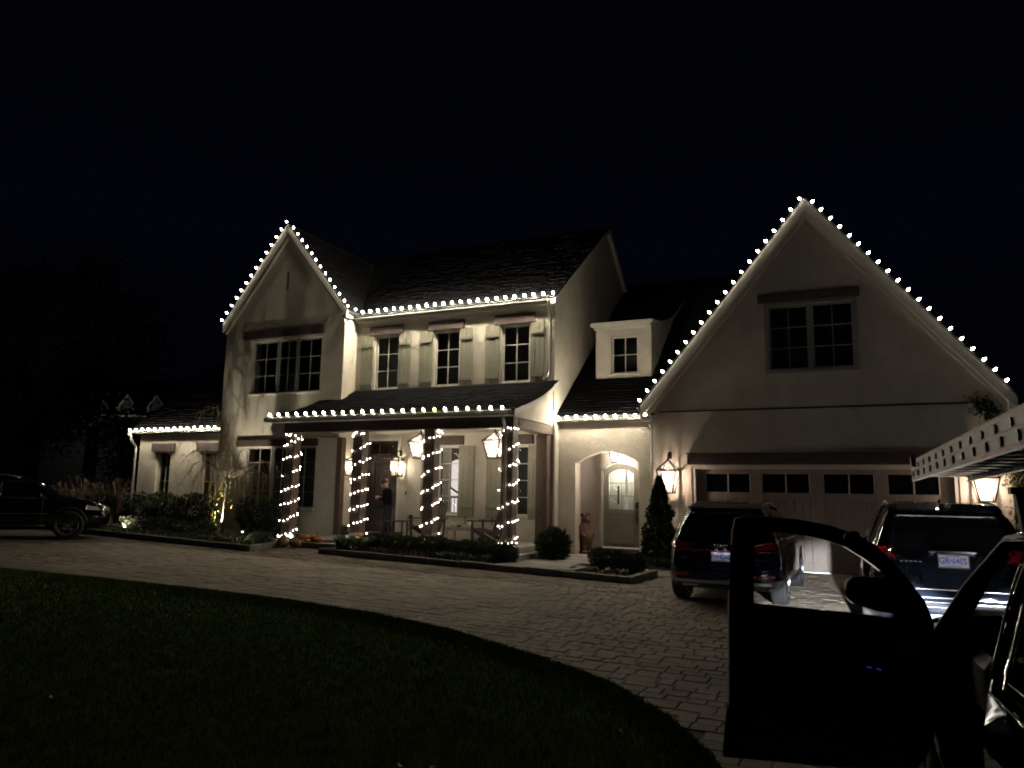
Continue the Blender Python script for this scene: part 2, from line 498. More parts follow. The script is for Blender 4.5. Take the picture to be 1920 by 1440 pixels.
for i, (cx, cy, w, h, d) in enumerate(cands):
    dz = rp_.gauss(0, .0022); z = g(cx, cy) + dz; rz = rp_.gauss(0, .012)
    sxl = .024 if cx < -2.5 else 0; syl = .01 if cy > 13.5 else 0
    tx, ty = rp_.gauss(0, .006), rp_.gauss(0, .006)
    if i < 300:
        k = (w, h)
        if k not in paver_mesh:
            vs, fs = paver_vf(w, h); paver_mesh[k] = MB().add(vs, fs).mesh("paver", paverm)
        o = link("paver", paver_mesh[k], drive, (cx, cy, z)); o.rotation_euler = (syl + tx, sxl + ty, rz)
    else:
        vs, fs = paver_vf(w, h)
        cr, sr = cos(rz), sin(rz); out = []
        for (a, b, c_) in vs:
            X, Y = a * cr - b * sr, a * sr + b * cr
            out.append((cx + X, cy + Y, z + c_ - (sxl + ty) * a + (syl + tx) * b))
        rest.add(out, fs)
stuffpart(rest.obj("paver", paverm, drive))

# kerbs
def kerb(pts, label_parent, h=.13, w=.13, seg=.75, step=0):
    out = []
    for (a, b) in zip(pts, pts[1:]):
        A, B = Vector((*a, 0)), Vector((*b, 0)); L = (B - A).length; n = max(1, round(L / seg))
        d = (B - A) / n; u = d.normalized(); p = Vector((-u.y, u.x, 0))
        for i in range(n):
            s0 = A + d * i + u * .006; s1 = A + d * (i + 1) - u * .006
            w2 = w * random.uniform(.93, 1.05); hh = h + random.uniform(-.008, .008)
            q = [s0, s1, s1 + p * w2, s0 + p * w2]
            c = .012
            mb = MB()
            lo = [(v_.x, v_.y, g(v_.x, v_.y) - .05) for v_ in q]
            hi = [(v_.x, v_.y, g(v_.x, v_.y) + hh - c) for v_ in q]
            ctr = sum(q, Vector()) / 4
            tp = [(v_.x + (ctr.x - v_.x) * c / .2, v_.y + (ctr.y - v_.y) * c / .2, g(v_.x, v_.y) + hh) for v_ in q]
            mb.add(lo + hi + tp, [(0, 1, 5, 4), (1, 2, 6, 5), (2, 3, 7, 6), (3, 0, 4, 7), (4, 5, 9, 8), (5, 6, 10, 9), (6, 7, 11, 10), (7, 4, 8, 11), (8, 9, 10, 11)])
            mb.obj("kerb_stone", kerbm, label_parent)
k1 = thing("bed_kerb", "low stone kerb edging the long planting bed in front of the porch", "kerb", (0, 0, 0))
kerb([(-11.75, 15.55), (-11.90, 14.62), (-4.10, 14.46), (-3.98, 16.05)], k1)
k2 = thing("bed_kerb", "low stone kerb edging the left planting bed under the weeping tree", "kerb", (0, 0, 0))
kerb([(-24, 14.5), (-13.40, 13.93), (-13.60, 15.30)], k2)

# walk slabs between arch and driveway
walk = struct(MB().box(-7.38, -5.25, 15.75, 19.9, .0, g(-6.3, 17) + .004).obj("walkway", concrete))
for i, (x0, x1, y0, y1) in enumerate([(-7.36, -6.35, 16.75, 17.5), (-6.33, -5.3, 16.6, 17.45), (-7.0, -5.6, 17.55, 18.3), (-6.95, -5.4, 18.35, 19.05), (-7.3, -5.9, 15.85, 16.6)]):
    z = g(-6.3, 17) + .02
    MB().cbox(x0, x1, y0, y1, z - .04, z + .035 + .006 * (i % 2), .012).obj("flagstone", concrete, walk)
for i in range(3):
    MB().cbox(-7.3 + i * .65, -6.68 + i * .65, 14.68, 15.55, .12, g(-6.8, 15) + .105, .012).obj("flagstone", concrete, walk)

# ================================================================== HOUSE
house = thing("house", "two storey cream stucco house with steep lit gables, porch and two car garage", "house", (0, 0, 0))
Ym, Yg, Yw, Ya, Yk = 18.75, 18.10, 19.0, 19.1, 18.85

def wall(name, outline, holes, y, parent=house, m=stucco, reveal=.14, back=.3):
    """outline and holes in (x,z), the face towards -Y at y"""
    loops = [[Vector((x, z, 0)) for x, z in outline]] + [[Vector((x, z, 0)) for x, z in h] for h in holes]
    tri = tessellate_polygon(loops); mb = MB()
    flat = [(p.x, y, p.y) for l in loops for p in l]
    fs = []
    for t in tri:
        a, b, c = [Vector(flat[i]) for i in t]
        nrm = (b - a).cross(c - a)
        fs.append(t if nrm.y < 0 else (t[0], t[2], t[1]))
    mb.add(flat, fs)
    for h in holes:
        n = len(h)
        for i in range(n):
            (x0, z0), (x1, z1) = h[i], h[(i + 1) % n]
            mb.quad((x0, y, z0), (x1, y, z1), (x1, y + reveal, z1), (x0, y + reveal, z0))
    n = len(outline)
    for i in range(n):
        (x0, z0), (x1, z1) = outline[i], outline[(i + 1) % n]
        mb.quad((x0, y, z0), (x1, y, z1), (x1, y + back, z1), (x0, y + back, z0))
    return mb.obj(name, m, parent)
def rect(x0, x1, z0, z1): return [(x0, z0), (x1, z0), (x1, z1), (x0, z1)]

pane_n = [0]
def window(x0, x1, z0, z1, y, cols=2, rows=3, depth=.14, back='dark', frame=.055, parent=house, fm=trim, name="window"):
    yf = y + depth - .06
    mb = MB()
    for (a, b, c, d) in ((x0, x0 + frame, z0, z1), (x1 - frame, x1, z0, z1), (x0 + frame, x1 - frame, z0, z0 + frame), (x0 + frame, x1 - frame, z1 - frame, z1)):
        mb.box(a, b, yf, yf + .06, c, d)
    w = mb.obj(name, fm, parent)
    ix0, ix1, iz0, iz1 = x0 + frame, x1 - frame, z0 + frame, z1 - frame
    mw = .022
    cw = (ix1 - ix0 - (cols - 1) * mw) / cols; rh = (iz1 - iz0 - (rows - 1) * mw) / rows
    for i in range(1, cols):
        xx = ix0 + i * cw + (i - 1) * mw
        MB().box(xx, xx + mw, yf + .012, yf + .05, iz0, iz1).obj("muntin", fm, w)
    for j in range(1, rows):
        zz = iz0 + j * rh + (j - 1) * mw
        MB().box(ix0, ix1, yf + .015, yf + .047, zz, zz + mw).obj("muntin", fm, w)
    for i in range(cols):
        for j in range(rows):
            a = ix0 + i * (cw + mw); c = iz0 + j * (rh + mw)
            t = random.uniform(-.0012, .0012); t2 = random.uniform(-.0012, .0012)
            yp = yf + .035
            MB().quad((a, yp + t, c), (a + cw, yp + t2, c), (a + cw, yp - t, c + rh), (a, yp - t2, c + rh)).obj("pane", winglass, w)
    if back == 'dark':
        MB().quad((x0 - .1, y + .5, z0 - .1), (x1 + .1, y + .5, z0 - .1), (x1 + .1, y + .5, z1 + .1), (x0 - .1, y + .5, z1 + .1)).obj("room_backing", backm, w)
    elif back == 'blind':
        mbb = MB(); n = int((z1 - z0) / .07)
        for i in range(n):
            zz = z0 + (z1 - z0) * i / n
            mbb.quad((x0, yf + .10, zz), (x1, yf + .10, zz), (x1, yf + .115, zz + .066), (x0, yf + .115, zz + .066))
        stuffpart(mbb.obj("blind_slat", blindm, w))
        MB().quad((x0 - .1, y + .5, z0 - .1), (x1 + .1, y + .5, z0 - .1), (x1 + .1, y + .5, z1 + .1), (x0 - .1, y + .5, z1 + .1)).obj("room_backing", backm, w)
    return w
def lintel(x0, x1, z0, z1, y, out=.06):
    MB().cbox(x0, x1, y - out, y + .02, z0, z1, .012).obj("lintel", brown, house)
def sill(x0, x1, z, y):
    MB().cbox(x0 - .04, x1 + .04, y - .05, y + .1, z - .06, z, .01).obj("sill", trim, house)
def shutter(x0, x1, z0, z1, y):
    s = MB().box(x0 + .01, x1 - .01, y - .025, y - .005, z0 + .01, z1 - .01).obj("shutter", sage, house)
    n = 3; w = (x1 - x0) / n
    for i in range(n):
        MB().cbox(x0 + i * w + .003, x0 + (i + 1) * w - .003, y - .05, y - .02, z0, z1, .006).obj("board", sage, s)
    H = z1 - z0
    for zz in (z0 + H * .16, z1 - H * .17):
        MB().cbox(x0 + .01, x1 - .01, y - .085, y - .05, zz - .055, zz + .055, .006).obj("batten", sage, s)
    return s
def shutter_dog(x, z, y):
    MB().tube([(x, y - .02, z), (x, y - .08, z), (x + .0, y - .1, z - .11)], .012).ball((x, y - .1, z - .13), .022).ball((x, y - .06, z + .02), .02).obj("shutter_dog", dark_metal, house)

# ---- main block, upper windows
UW = [(-13.50, -12.62), (-11.02, -10.12), (-8.97, -8.20)]
UW = [(-13.46, -12.60), (-11.33, -10.47), (-9.10, -8.22)]
uz0, uz1 = 4.86, 6.52
LW = [(-11.10, -10.37), (-8.96, -8.20)]
lz0, lz1 = 1.14, 3.08
door_hole = rect(-13.60, -12.47, .50, 3.26)
holes = [rect(a, b, uz0, uz1) for a, b in UW] + [rect(a, b, lz0, lz1) for a, b in LW] + [door_hole]
wall("wall", [(-14.17, .1), (-7.465, .1), (-7.465, 7.10), (-14.17, 7.10)], holes, Ym)
for i, (a, b) in enumerate(UW):
    window(a, b, uz0, uz1, Ym, 2, 3, back='blind' if i == 0 else 'dark')
    lintel(a - .20, b + .17, 6.53, 6.81, Ym, .07)
    sill(a, b, uz0, Ym)
    shutter(a - .50, a - .04, uz0 - .12, uz1 + .02, Ym)
    shutter(b + .04, b + .46, uz0 - .12, uz1 + .02, Ym)
for i, (a, b) in enumerate(LW):
    lintel(a - .12, b + .14, 3.11, 3.37, Ym, .07)
    sill(a, b, lz0, Ym)
    shutter(b + .0, b + .50, lz0 - .08, 3.08, Ym)
    shutter(a - .52, a - .03, lz0 - .08, 3.08, Ym)
    shutter_dog(b + .28, lz0 - .10, Ym); shutter_dog(a - .28, lz0 - .10, Ym)
w1 = window(*LW[0], lz0, lz1, Ym, 2, 4, back='none')
w2 = window(*LW[1], lz0, lz1, Ym, 2, 4, back='dark')
# lit stair hall behind the first lower window
a, b = LW[0]
arch = [(x - .95, z) for x, z in [(a + .27, .95), (b + .6, .95), (b + .6, 2.85), (a + .62, 2.75), (a + .47, 2.66), (a + .36, 2.50), (a + .29, 2.30)]]
MB().prism([(x, Ym + 1.6, z) for x, z in arch], (0, .02, 0)).obj("glowing_room_wall", room_glow, w1)
MB().quad((a - 1.2, Ym + 1.7, .5), (b + 1.2, Ym + 1.7, .5), (b + 1.2, Ym + 1.7, 3.4), (a - 1.2, Ym + 1.7, 3.4)).obj("room_backing", mat("dim_room_wall", (.12, .11, .10), .9), w1)
rail = MB()
rail.bar((a - .42, Ym + 1.2, 2.02), (b - .2, Ym + 1.2, 1.45), .05)
rail.bar((a - .42, Ym + 1.2, 1.62), (b - .2, Ym + 1.2, 1.60), .05)
for i in range(7): rail.bar((a - .40 + i * .11, Ym + 1.2, 1.0), (a - .40 + i * .11, Ym + 1.2, 1.62), .018)
rail.obj("stair_rail", dark_metal, w1)
cu = MB(); n = 14
for i in range(n):
    x0_, x1_ = a + .03 + i * .022, a + .03 + (i + 1) * .022
    y0_, y1_ = Ym + .25 + .03 * (i % 2), Ym + .25 + .03 * ((i + 1) % 2)
    cu.quad((x0_, y0_, lz0), (x1_, y1_, lz0), (x1_, y1_, lz1), (x0_, y0_, lz1))
cu.obj("curtain", curtain, w1)
lamp("room_lamp", w1, (a - .1, Ym + .9, 3.0), 9, (1, .85, .7), .1)

# front door
fd = MB().box(-13.60, -13.52, Ym + .06, Ym + .14, .50, 3.26).box(-12.55, -12.47, Ym + .06, Ym + .14, .50, 3.26).box(-13.52, -12.55, Ym + .06, Ym + .14, 3.18, 3.26).box(-13.52, -12.55, Ym + .06, Ym + .14, 2.80, 2.87).obj("front_door_frame", doorw, house)
for i in range(3):
    xa = -13.52 + i * .323
    MB().quad((xa + .015, Ym + .11, 2.87), (xa + .308, Ym + .11, 2.87), (xa + .308, Ym + .11, 3.18), (xa + .015, Ym + .11, 3.18)).obj("pane", winglass, fd)
    if i: MB().box(xa - .015, xa + .015, Ym + .08, Ym + .13, 2.87, 3.18).obj("muntin", doorw, fd)
MB().quad((-13.7, Ym + .3, 2.8), (-12.4, Ym + .3, 2.8), (-12.4, Ym + .3, 3.3), (-13.7, Ym + .3, 3.3)).obj("room_backing", mat("hall_dim", (.20, .17, .14), .9), fd)
dr = MB().box(-13.51, -12.56, Ym + .10, Ym + .15, .56, 2.79).obj("front_door", doorw, house)
for (x0_, x1_, z0_, z1_) in ((-13.51, -13.36, .56, 2.79), (-12.71, -12.56, .56, 2.79), (-13.36, -12.71, 2.62, 2.79), (-13.36, -12.71, .56, .80), (-13.36, -12.71, 1.28, 1.44)):
    MB().cbox(x0_, x1_, Ym + .075, Ym + .10, z0_, z1_, .006).obj("rail", doorw, dr)
for (z0_, z1_) in ((.86, 1.22), (1.50, 2.56)):
    MB().cbox(-13.30, -12.77, Ym + .083, Ym + .10, z0_, z1_, .014).obj("panel", doorw, dr)
MB().tube([(-12.62, Ym + .06, 1.45), (-12.62, Ym + .03, 1.45), (-12.62, Ym + .03, 1.72), (-12.62, Ym + .06, 1.72)], .012).obj("handle", dark_metal, dr)
MB().cbox(-13.68, -12.40, Ym - .12, Ym + .14, .48, .545, .01).obj("threshold", concrete, house)
# door surround
mbs = MB().box(-13.68, -13.603, Ym - .02, Ym + .05, .50, 3.34).box(-12.467, -12.39, Ym - .02, Ym + .05, .50, 3.34).box(-13.603, -12.467, Ym - .02, Ym + .05, 3.263, 3.34)
mbs.obj("door_surround", trim, house)
MB().cbox(-12.16, -12.12, Ym - .02, Ym, 1.66, 1.76, .004).obj("doorbell", dark_metal, house)
MB().cbox(-11.98, -11.86, Ym - .06, Ym, .98, 1.08, .01).tube([(-11.92, Ym - .05, 1.0), (-11.90, Ym - .09, .86), (-11.95, Ym - .08, .78), (-11.90, Ym - .1, .70), (-11.98, Ym - .1, .62)], .018).obj("power_outlet", dark_metal, house)

# right side gable of the main block (faces +X)
def sidewall(name, x, outline, m=stucco, parent=house, th=.25):
    """outline in (y,z); faces +X"""
    loops = [[Vector((y_, z_, 0)) for y_, z_ in outline]]
    return MB().prism([(x, y_, z_) for y_, z_ in outline], (-th, 0, 0)).obj(name, m, parent)
sidewall("gable_wall", -7.461, [(18.755, .1), (28, .1), (28, 7.0), (23.45, 10.80), (18.755, 7.12)])
# main roof
def slab(pts, th, m, parent, name):
    a, b, c, d = [Vector(p) for p in pts]
    n = (b - a).cross(d - a).normalized()
    return MB().prism([a, b, c, d], -n * th).obj(name, m, parent)
def shingle_field(parent, O, U, V, ulen, vlen, expo=.15, w=.30, clip=None, indiv=0, profile=None, seed=1):
    """O corner at the eave, U along it, V up the slope (unit vectors)."""
    r = random.Random(seed); O = Vector(O); U = Vector(U).normalized(); V = Vector(V).normalized()
    N = U.cross(V).normalized()
    if N.z < 0: N = -N
    out = MB(); k = 0
    rows = int(vlen / expo)
    for j in range(rows):
        u = -r.random() * w
        while u < ulen:
            ww = w * r.uniform(.55, 1.25)
            u0, u1 = max(u, 0) + .004, min(u + ww, ulen) - .004
            u += ww
            if u1 - u0 < .03: continue
            if clip and not clip((u0 + u1) / 2, (j + .5) * expo): continue
            v0, v1 = j * expo, (j + 1) * expo + .04
            t = r.choice([.012, .018, .024])
            def P(a_, b_, n_):
                if profile: return profile(a_, b_, n_)
                return O + U * a_ + V * b_ + N * n_
            vs = [P(u0, v0, t + .008), P(u1, v0, t + .008), P(u1, v1, .008), P(u0, v1, .008), P(u0, v0, 0), P(u1, v0, 0)]
            fs = [(0, 1, 2, 3), (4, 5, 1, 0), (4, 0, 3), (5, 2, 1)]
            if k < indiv: MB().add(vs, fs).obj("shingle", roofm, parent)
            else: out.add(vs, fs)
            k += 1
    if out.f: stuffpart(out.obj("shingle", roofm, parent))
mr = slab([(-19.0, 18.48, 7.145), (-7.34, 18.48, 7.145), (-7.34, 23.45, 10.84), (-19.0, 23.45, 10.84)], .14, roofbase, house, "main_roof")
sl = (Vector((0, 5.03, 3.74))); L_ = sl.length
def clip_main(u, v):   # keep right of the front gable valley
    x = -14.6 + u; y_ = 18.42 + v * 5.03 / L_; z_ = 7.10 + v * 3.74 / L_
    zg = 10.35 - abs(x + 16.62) * 1.30
    return z_ > zg - .1
shingle_field(mr, (-14.6, 18.42, 7.103), (1, 0, 0), sl, 7.26, L_, .16, .32, clip_main)
slab([(-7.34, 28.3, 7.0), (-19.0, 28.3, 7.0), (-19.0, 23.45, 10.84), (-7.34, 23.45, 10.84)], .14, roofbase, house, "main_roof_rear")
MB().prism([(-7.33, 18.42, 7.08), (-7.33, 23.45, 10.82), (-7.33, 28.3, 6.98), (-7.33, 28.3, 6.80), (-7.33, 23.45, 10.62), (-7.33, 18.42, 6.93)], (-.13, 0, 0)).obj("rake_board", trim, house)
def gutter(x0, x1, y, z, name="gutter", m=gutm):
    mb = MB().cbox(x0, x1, y - .06, y + .06, z - .13, z, .02)
    mb.obj(name, m, house)
gutter(-14.1, -7.36, 18.49, 7.16)
MB().box(-14.17, -7.47, 18.56, 18.74, 6.985, 7.005).obj("soffit", trim, house)
MB().box(-14.17, -7.47, 18.551, 18.575, 7.006, 7.12).obj("fascia", trim, house)

# ---- front gable block
pk = 10.15
GW = [(-17.62, -16.80), (-15.70, -14.97)]
gx0, gx1 = -17.80, -15.03
gh = [rect(-17.85, -15.02, 4.80, 6.52), rect(-16.64, -16.50, 8.18, 8.78), rect(-17.85, -15.02, 1.2, 3.08)]
wall("wall", [(-19.05, .1), (-14.17, .1), (-14.17, 7.05), (-16.62, pk), (-19.05, 7.10)], gh, Yg)
MB().quad((-16.7, Yg + .12, 8.1), (-16.45, Yg + .12, 8.1), (-16.45, Yg + .12, 8.85), (-16.7, Yg + .12, 8.85)).obj("vent", backm, house)
for (z0_, z1_, rws) in ((4.80, 6.52, 3), (1.2, 3.08, 4)):
    window(-17.85, -16.83, z0_, z1_, Yg, 2, rws, fm=grey_frame)
    window(-16.80, -16.05, z0_, z1_, Yg, 2, rws, back='blind' if z0_ > 2 else 'dark', fm=grey_frame)
    MB().box(-16.829, -16.801, Yg + .05, Yg + .13, z0_, z1_).obj("mullion", grey_frame, house)
    MB().box(-16.049, -16.021, Yg + .05, Yg + .13, z0_, z1_).obj("mullion", grey_frame, house)
    window(-16.02, -15.02, z0_, z1_, Yg, 2, rws, fm=grey_frame)
lintel(-18.24, -14.95, 6.60, 6.88, Yg, .08); lintel(-18.24, -14.95, 3.09, 3.31, Yg, .08)
sill(-17.85, -15.02, 4.80, Yg); sill(-17.85, -15.02, 1.2, Yg)
# return wall of the gable block facing +X
MB().box(-14.35, -14.167, Yg + .001, Ym + .3, .1, 7.02).obj("return_wall", stucco, house)
MB().box(-19.05, -18.8, Yg + .31, 27, .1, 7.02).obj("side_wall", stucco, house)
def gable_roof(xl, xr, xp, ze, zp, y0, y1, th=.10, shing=True, name="gable_roof"):
    rf = []
    for (xe, zee, sgn) in ((xl, ze[0], -1), (xr, ze[1], 1)):
        pts = [(xe, y0, zee), (xp, y0, zp), (xp, y1, zp), (xe, y1, zee)] if sgn < 0 else [(xp, y0, zp), (xe, y0, zee), (xe, y1, zee), (xp, y1, zp)]
        a = [Vector(p) for p in pts]; n = (a[1] - a[0]).cross(a[3] - a[0]).normalized()
        if n.z < 0: n = -n
        r = MB().prism(a, -n * th).obj(name, roofbase, house)
        rf.append((r, xe, zee, n))
    return rf
rf = gable_roof(-19.12, -13.98, -16.58, (7.20, 7.24), 10.38, 17.96, 23.3)
r_, xe, ze_, n_ = rf[1]
V = Vector((-16.58 + 13.98, 0, 10.38 - 7.24))
shingle_field(r_, (-13.98, 17.96, 7.243), (0, 1, 0), V, 5.3, V.length, .16, .32, clip=lambda u, v: u < 1.6 + v * .75)
r_, xe, ze_, n_ = rf[0]
V = Vector((-16.58 + 19.12, 0, 10.38 - 7.20))
shingle_field(r_, (-19.12, 17.96, 7.203), (0, 1, 0), V, 3.0, V.length, .16, .32)
def rake(p0, p1, y0, y1, w, name="rake_board", m=trim, drop=.02):
    """board below the roof edge from eave p0 to peak p1 (x,z)"""
    p0 = Vector((p0[0], 0, p0[1])); p1 = Vector((p1[0], 0, p1[1]))
    q = [p0, p1, p1 - Vector((0, 0, w)), p0 - Vector((0, 0, w))]
    MB().prism([(v_.x, y0, v_.z - drop) for v_ in q], (0, y1 - y0, 0)).obj(name, m, house)
rake((-19.10, 7.22), (-16.58, 10.37), 17.93, 18.0, .28)
rake((-13.99, 7.25), (-16.58, 10.37), 17.93, 18.0, .24)
rake((-19.02, 7.02), (-16.58, 10.07), 18.0, 18.098, .14, "frieze_board", stucco)
rake((-14.12, 7.05), (-16.58, 10.07), 18.0, 18.098, .14, "frieze_board", stucco)
MB().cbox(-14.13, -14.0, 17.9, 18.3, 7.0, 7.13, .015).obj("gutter", gutm, house)
# chimney
MB().cbox(-22.9, -22.45, 25.5, 26.1, 6, 13.35, .02).cbox(-22.95, -22.4, 25.45, 26.15, 13.35, 13.45, .02).obj("chimney", mat("chimney_brick", (.16, .12, .10), .9, noise=.4, nscale=8), house)

# ---- left wing
WW = [(-22.98, -22.28), (-20.76, -20.06)]
wz0, wz1 = .95, 3.02
wall("wall", [(-23.90, .2), (-19.05, .2), (-19.05, 3.66), (-23.90, 3.66)], [rect(a, b, wz0, wz1) for a, b in WW], Yw, reveal=.18)
MB().box(-23.90, -23.65, Yw + .31, 26, .2, 3.66).obj("side_wall", stucco, house)
for a, b in WW:
    window(a, b, wz0, wz1, Yw, 2, 4, depth=.18)
    MB().prism([(a - .20, Yw - .10, 3.02), (b + .20, Yw - .10, 3.02), (b + .20, Yw - .10, 3.31), (a - .20, Yw - .10, 3.31)], (0, .13, 0)).obj("lintel", brown, house)
    MB().prism([(a - .10, Yw - .08, 3.02), (a + .03, Yw - .08, 2.90), (a + .03, Yw - .08, 3.02)], (0, .10, 0)).obj("bracket", brown, house)
    MB().prism([(b + .10, Yw - .08, 3.02), (b - .03, Yw - .08, 3.02), (b - .03, Yw - .08, 2.90)], (0, .10, 0)).obj("bracket", brown, house)
    sill(a, b, wz0, Yw)
wr = slab([(-24.2, 18.74, 3.79), (-19.05, 18.74, 3.79), (-19.05, 22.6, 6.9), (-24.2, 22.6, 6.9)], .12, roofbase, house, "wing_roof")
V = Vector((0, 3.86, 3.11))
shingle_field(wr, (-24.2, 18.74, 3.793), (1, 0, 0), V, 5.13, V.length, .16, .32)
slab([(-19.05, 26.5, 3.74), (-24.2, 26.5, 3.74), (-24.2, 22.6, 6.9), (-19.05, 22.6, 6.9)], .12, roofbase, house, "wing_roof_rear")
MB().prism([(-24.19, 18.68, 3.72), (-24.19, 22.6, 6.88), (-24.19, 26.5, 3.72), (-24.19, 26.5, 3.6), (-24.19, 22.6, 6.72), (-24.19, 18.68, 3.6)], (.12, 0, 0)).obj("rake_board", trim, house)
gutter(-24.25, -19.06, 18.76, 3.80)
MB().tube([(-23.98, 18.63, 3.62), (-23.98, 18.66, 3.45), (-23.99, 18.9, 3.2), (-23.99, 18.92, .4)], .045, 8).obj("downspout", copper_dark, house)
MB().box(-23.9, -19.05, 18.82, 18.99, 3.625, 3.645).obj("soffit", trim, house)

# ---- connector and arch
AX0, AX1, ASP, ACR = -6.965, -5.205, 2.60, 2.90
def arch_pts(x0, x1, zb, zs, zc, n=14):
    pts = [(x0, zb), (x1, zb)]
    w = (x1 - x0) / 2; h = zc - zs; R = (w * w + h * h) / (2 * h); cx = (x0 + x1) / 2; cz = zc - R
    a0 = math.asin(w / R)
    for i in range(n + 1):
        t = a0 - 2 * a0 * i / n
        pts.append((cx + R * sin(t), cz + R * cos(t)))
    return pts
ah = arch_pts(AX0, AX1, .16, ASP, ACR)
wall("wall", [(-7.465, .0), (-4.72, .0), (-4.72, 3.80), (-7.465, 3.80)], [ah], Ya, reveal=.32)
# vestibule
vest = MB()
vest.quad((-7.25, 19.43, .1), (-7.25, 20.4, .1), (-7.25, 20.4, 3.5), (-7.25, 19.43, 3.5))
vest.quad((-5.05, 20.4, .1), (-5.05, 19.43, .1), (-5.05, 19.43, 3.5), (-5.05, 20.4, 3.5))
vest.quad((-7.25, 19.43, 3.5), (-7.25, 20.4, 3.5), (-5.05, 20.4, 3.5), (-5.05, 19.43, 3.5))
vest.quad((-7.25, 19.421, .1), (-6.966, 19.421, .1), (-6.966, 19.421, 3.2), (-7.25, 19.421, 3.2))
vest.obj("vestibule_wall", stucco_in, house)
MB().box(-7.25, -5.05, 19.42, 20.4, .1, .185).obj("vestibule_floor", concrete, house)
dh = arch_pts(-6.60, -5.52, .30, 2.42, 2.67)
wall("vestibule_back_wall", [(-7.25, .1), (-5.05, .1), (-5.05, 3.5), (-7.25, 3.5)], [dh], 20.3, m=stucco_in, reveal=.12)
def ringpoly(outer, inner, y, d, m, parent, name):
    mb = MB(); n = len(outer)
    vs = [(x, y, z) for x, z in outer] + [(x, y, z) for x, z in inner] + [(x, y + d, z) for x, z in outer] + [(x, y + d, z) for x, z in inner]
    fs = []
    for i in range(n):
        j = (i + 1) % n
        fs += [(i, j, n + j, n + i), (2 * n + i, 3 * n + i, 3 * n + j, 2 * n + j), (n + i, n + j, 3 * n + j, 3 * n + i), (j, i, 2 * n + i, 2 * n + j)]
    mb.add(vs, fs); return mb.obj(name, m, parent)
ringpoly(arch_pts(-6.68, -5.44, .30, 2.46, 2.75), arch_pts(-6.60, -5.52, .30, 2.42, 2.67), 20.26, .05, trim, house, "door_casing")
# arched glazed door
gz0, gz1 = 1.36, 2.47
dd = ringpoly(arch_pts(-6.58, -5.54, .32, 2.41, 2.65), arch_pts(-6.42, -5.70, gz0, 2.34, gz1), 20.36, .05, sage, house, "arched_door")
MB().cbox(-6.44, -5.68, 20.345, 20.37, .42, .62, .006).obj("rail", sage, dd)
MB().cbox(-6.44, -5.68, 20.352, 20.37, .66, 1.16, .014).obj("panel", sage, dd)
MB().cbox(-6.44, -5.68, 20.345, 20.37, 1.20, 1.30, .006).obj("rail", sage, dd)
MB().box(-6.071, -6.049, 20.365, 20.395, gz0, 2.47).obj("muntin", sage, dd)
for zz in (1.72, 2.08): MB().box(-6.42, -5.70, 20.367, 20.393, zz, zz + .022).obj("muntin", sage, dd)
for i in range(2):
    for j in range(3):
        xa = -6.42 + i * .371; za = (gz0, 1.742, 2.102)[j]; zb = (1.72, 2.08, 2.36)[j]
        MB().quad((xa, 20.38, za), (xa + .349, 20.38, za), (xa + .349, 20.38, zb), (xa, 20.38, zb)).obj("pane", winglass, dd)
MB().quad((-6.9, 21.1, .2), (-5.1, 21.1, .2), (-5.1, 21.1, 3), (-6.9, 21.1, 3)).obj("glowing_room_wall", hall_glow, dd)
cu = MB()
for i in range(34):
    x0_, x1_ = -6.55 + i * .03, -6.55 + (i + 1) * .03
    y0_, y1_ = 20.62 + .028 * (i % 2), 20.62 + .028 * ((i + 1) % 2)
    if 17 < i < 20: continue
    cu.quad((x0_, y0_, .5), (x1_, y1_, .5), (x1_, y1_, 2.7), (x0_, y0_, 2.7))
cu.obj("curtain", curtain, dd)
lamp("hall_lamp", dd, (-5.95, 20.5, 2.72), 150.0, (1, .93, .75), .08)
MB().cbox(-6.22, -6.17, 20.55, 20.58, 1.50, 2.02, .004).obj("window_latch", dark_metal, dd)
MB().cbox(-5.64, -5.575, 20.31, 20.36, 1.40, 1.56, .01).obj("lock", dark_metal, dd)
MB().tube([(-5.61, 20.35, 1.30), (-5.61, 20.28, 1.28), (-5.60, 20.27, 1.12), (-5.61, 20.34, 1.02)], .016).obj("handle", dark_metal, dd)
MB().cbox(-6.72, -5.40, 19.98, 20.34, .185, .30, .012).obj("door_step", mat("brick_step", (.10, .06, .045), .8, noise=.4, nscale=9), house)
# connector roof
cr_ = slab([(-7.46, 18.83, 3.84), (-4.70, 18.83, 3.84), (-4.70, 26.0, 9.46), (-7.46, 26.0, 9.46)], .12, roofbase, house, "connector_roof")
slab([(-4.70, 20.0, 4.75), (-1.2, 22.9, 7.02), (-1.2, 26.0, 9.46), (-4.70, 26.0, 9.46)], .12, roofbase, house, "connector_roof_rear")
V = Vector((0, 7.17, 5.62))
shingle_field(cr_, (-7.46, 18.83, 3.843), (1, 0, 0), V, 2.76, V.length, .16, .32, clip=lambda u, v: not (.68 < u < 2.3 and 2.0 < v < 5.2))
gutter(-7.44, -4.80, 18.93, 3.83)
MB().tube([(-4.82, 18.80, 3.7), (-4.84, 18.82, 3.6), (-4.82, 18.98, 3.45), (-4.82, 19.02, .3)], .04, 8).obj("downspout", copper_dark, house)
MB().box(-7.46, -4.77, 18.99, 19.09, 3.70, 3.72).obj("soffit", trim, house)

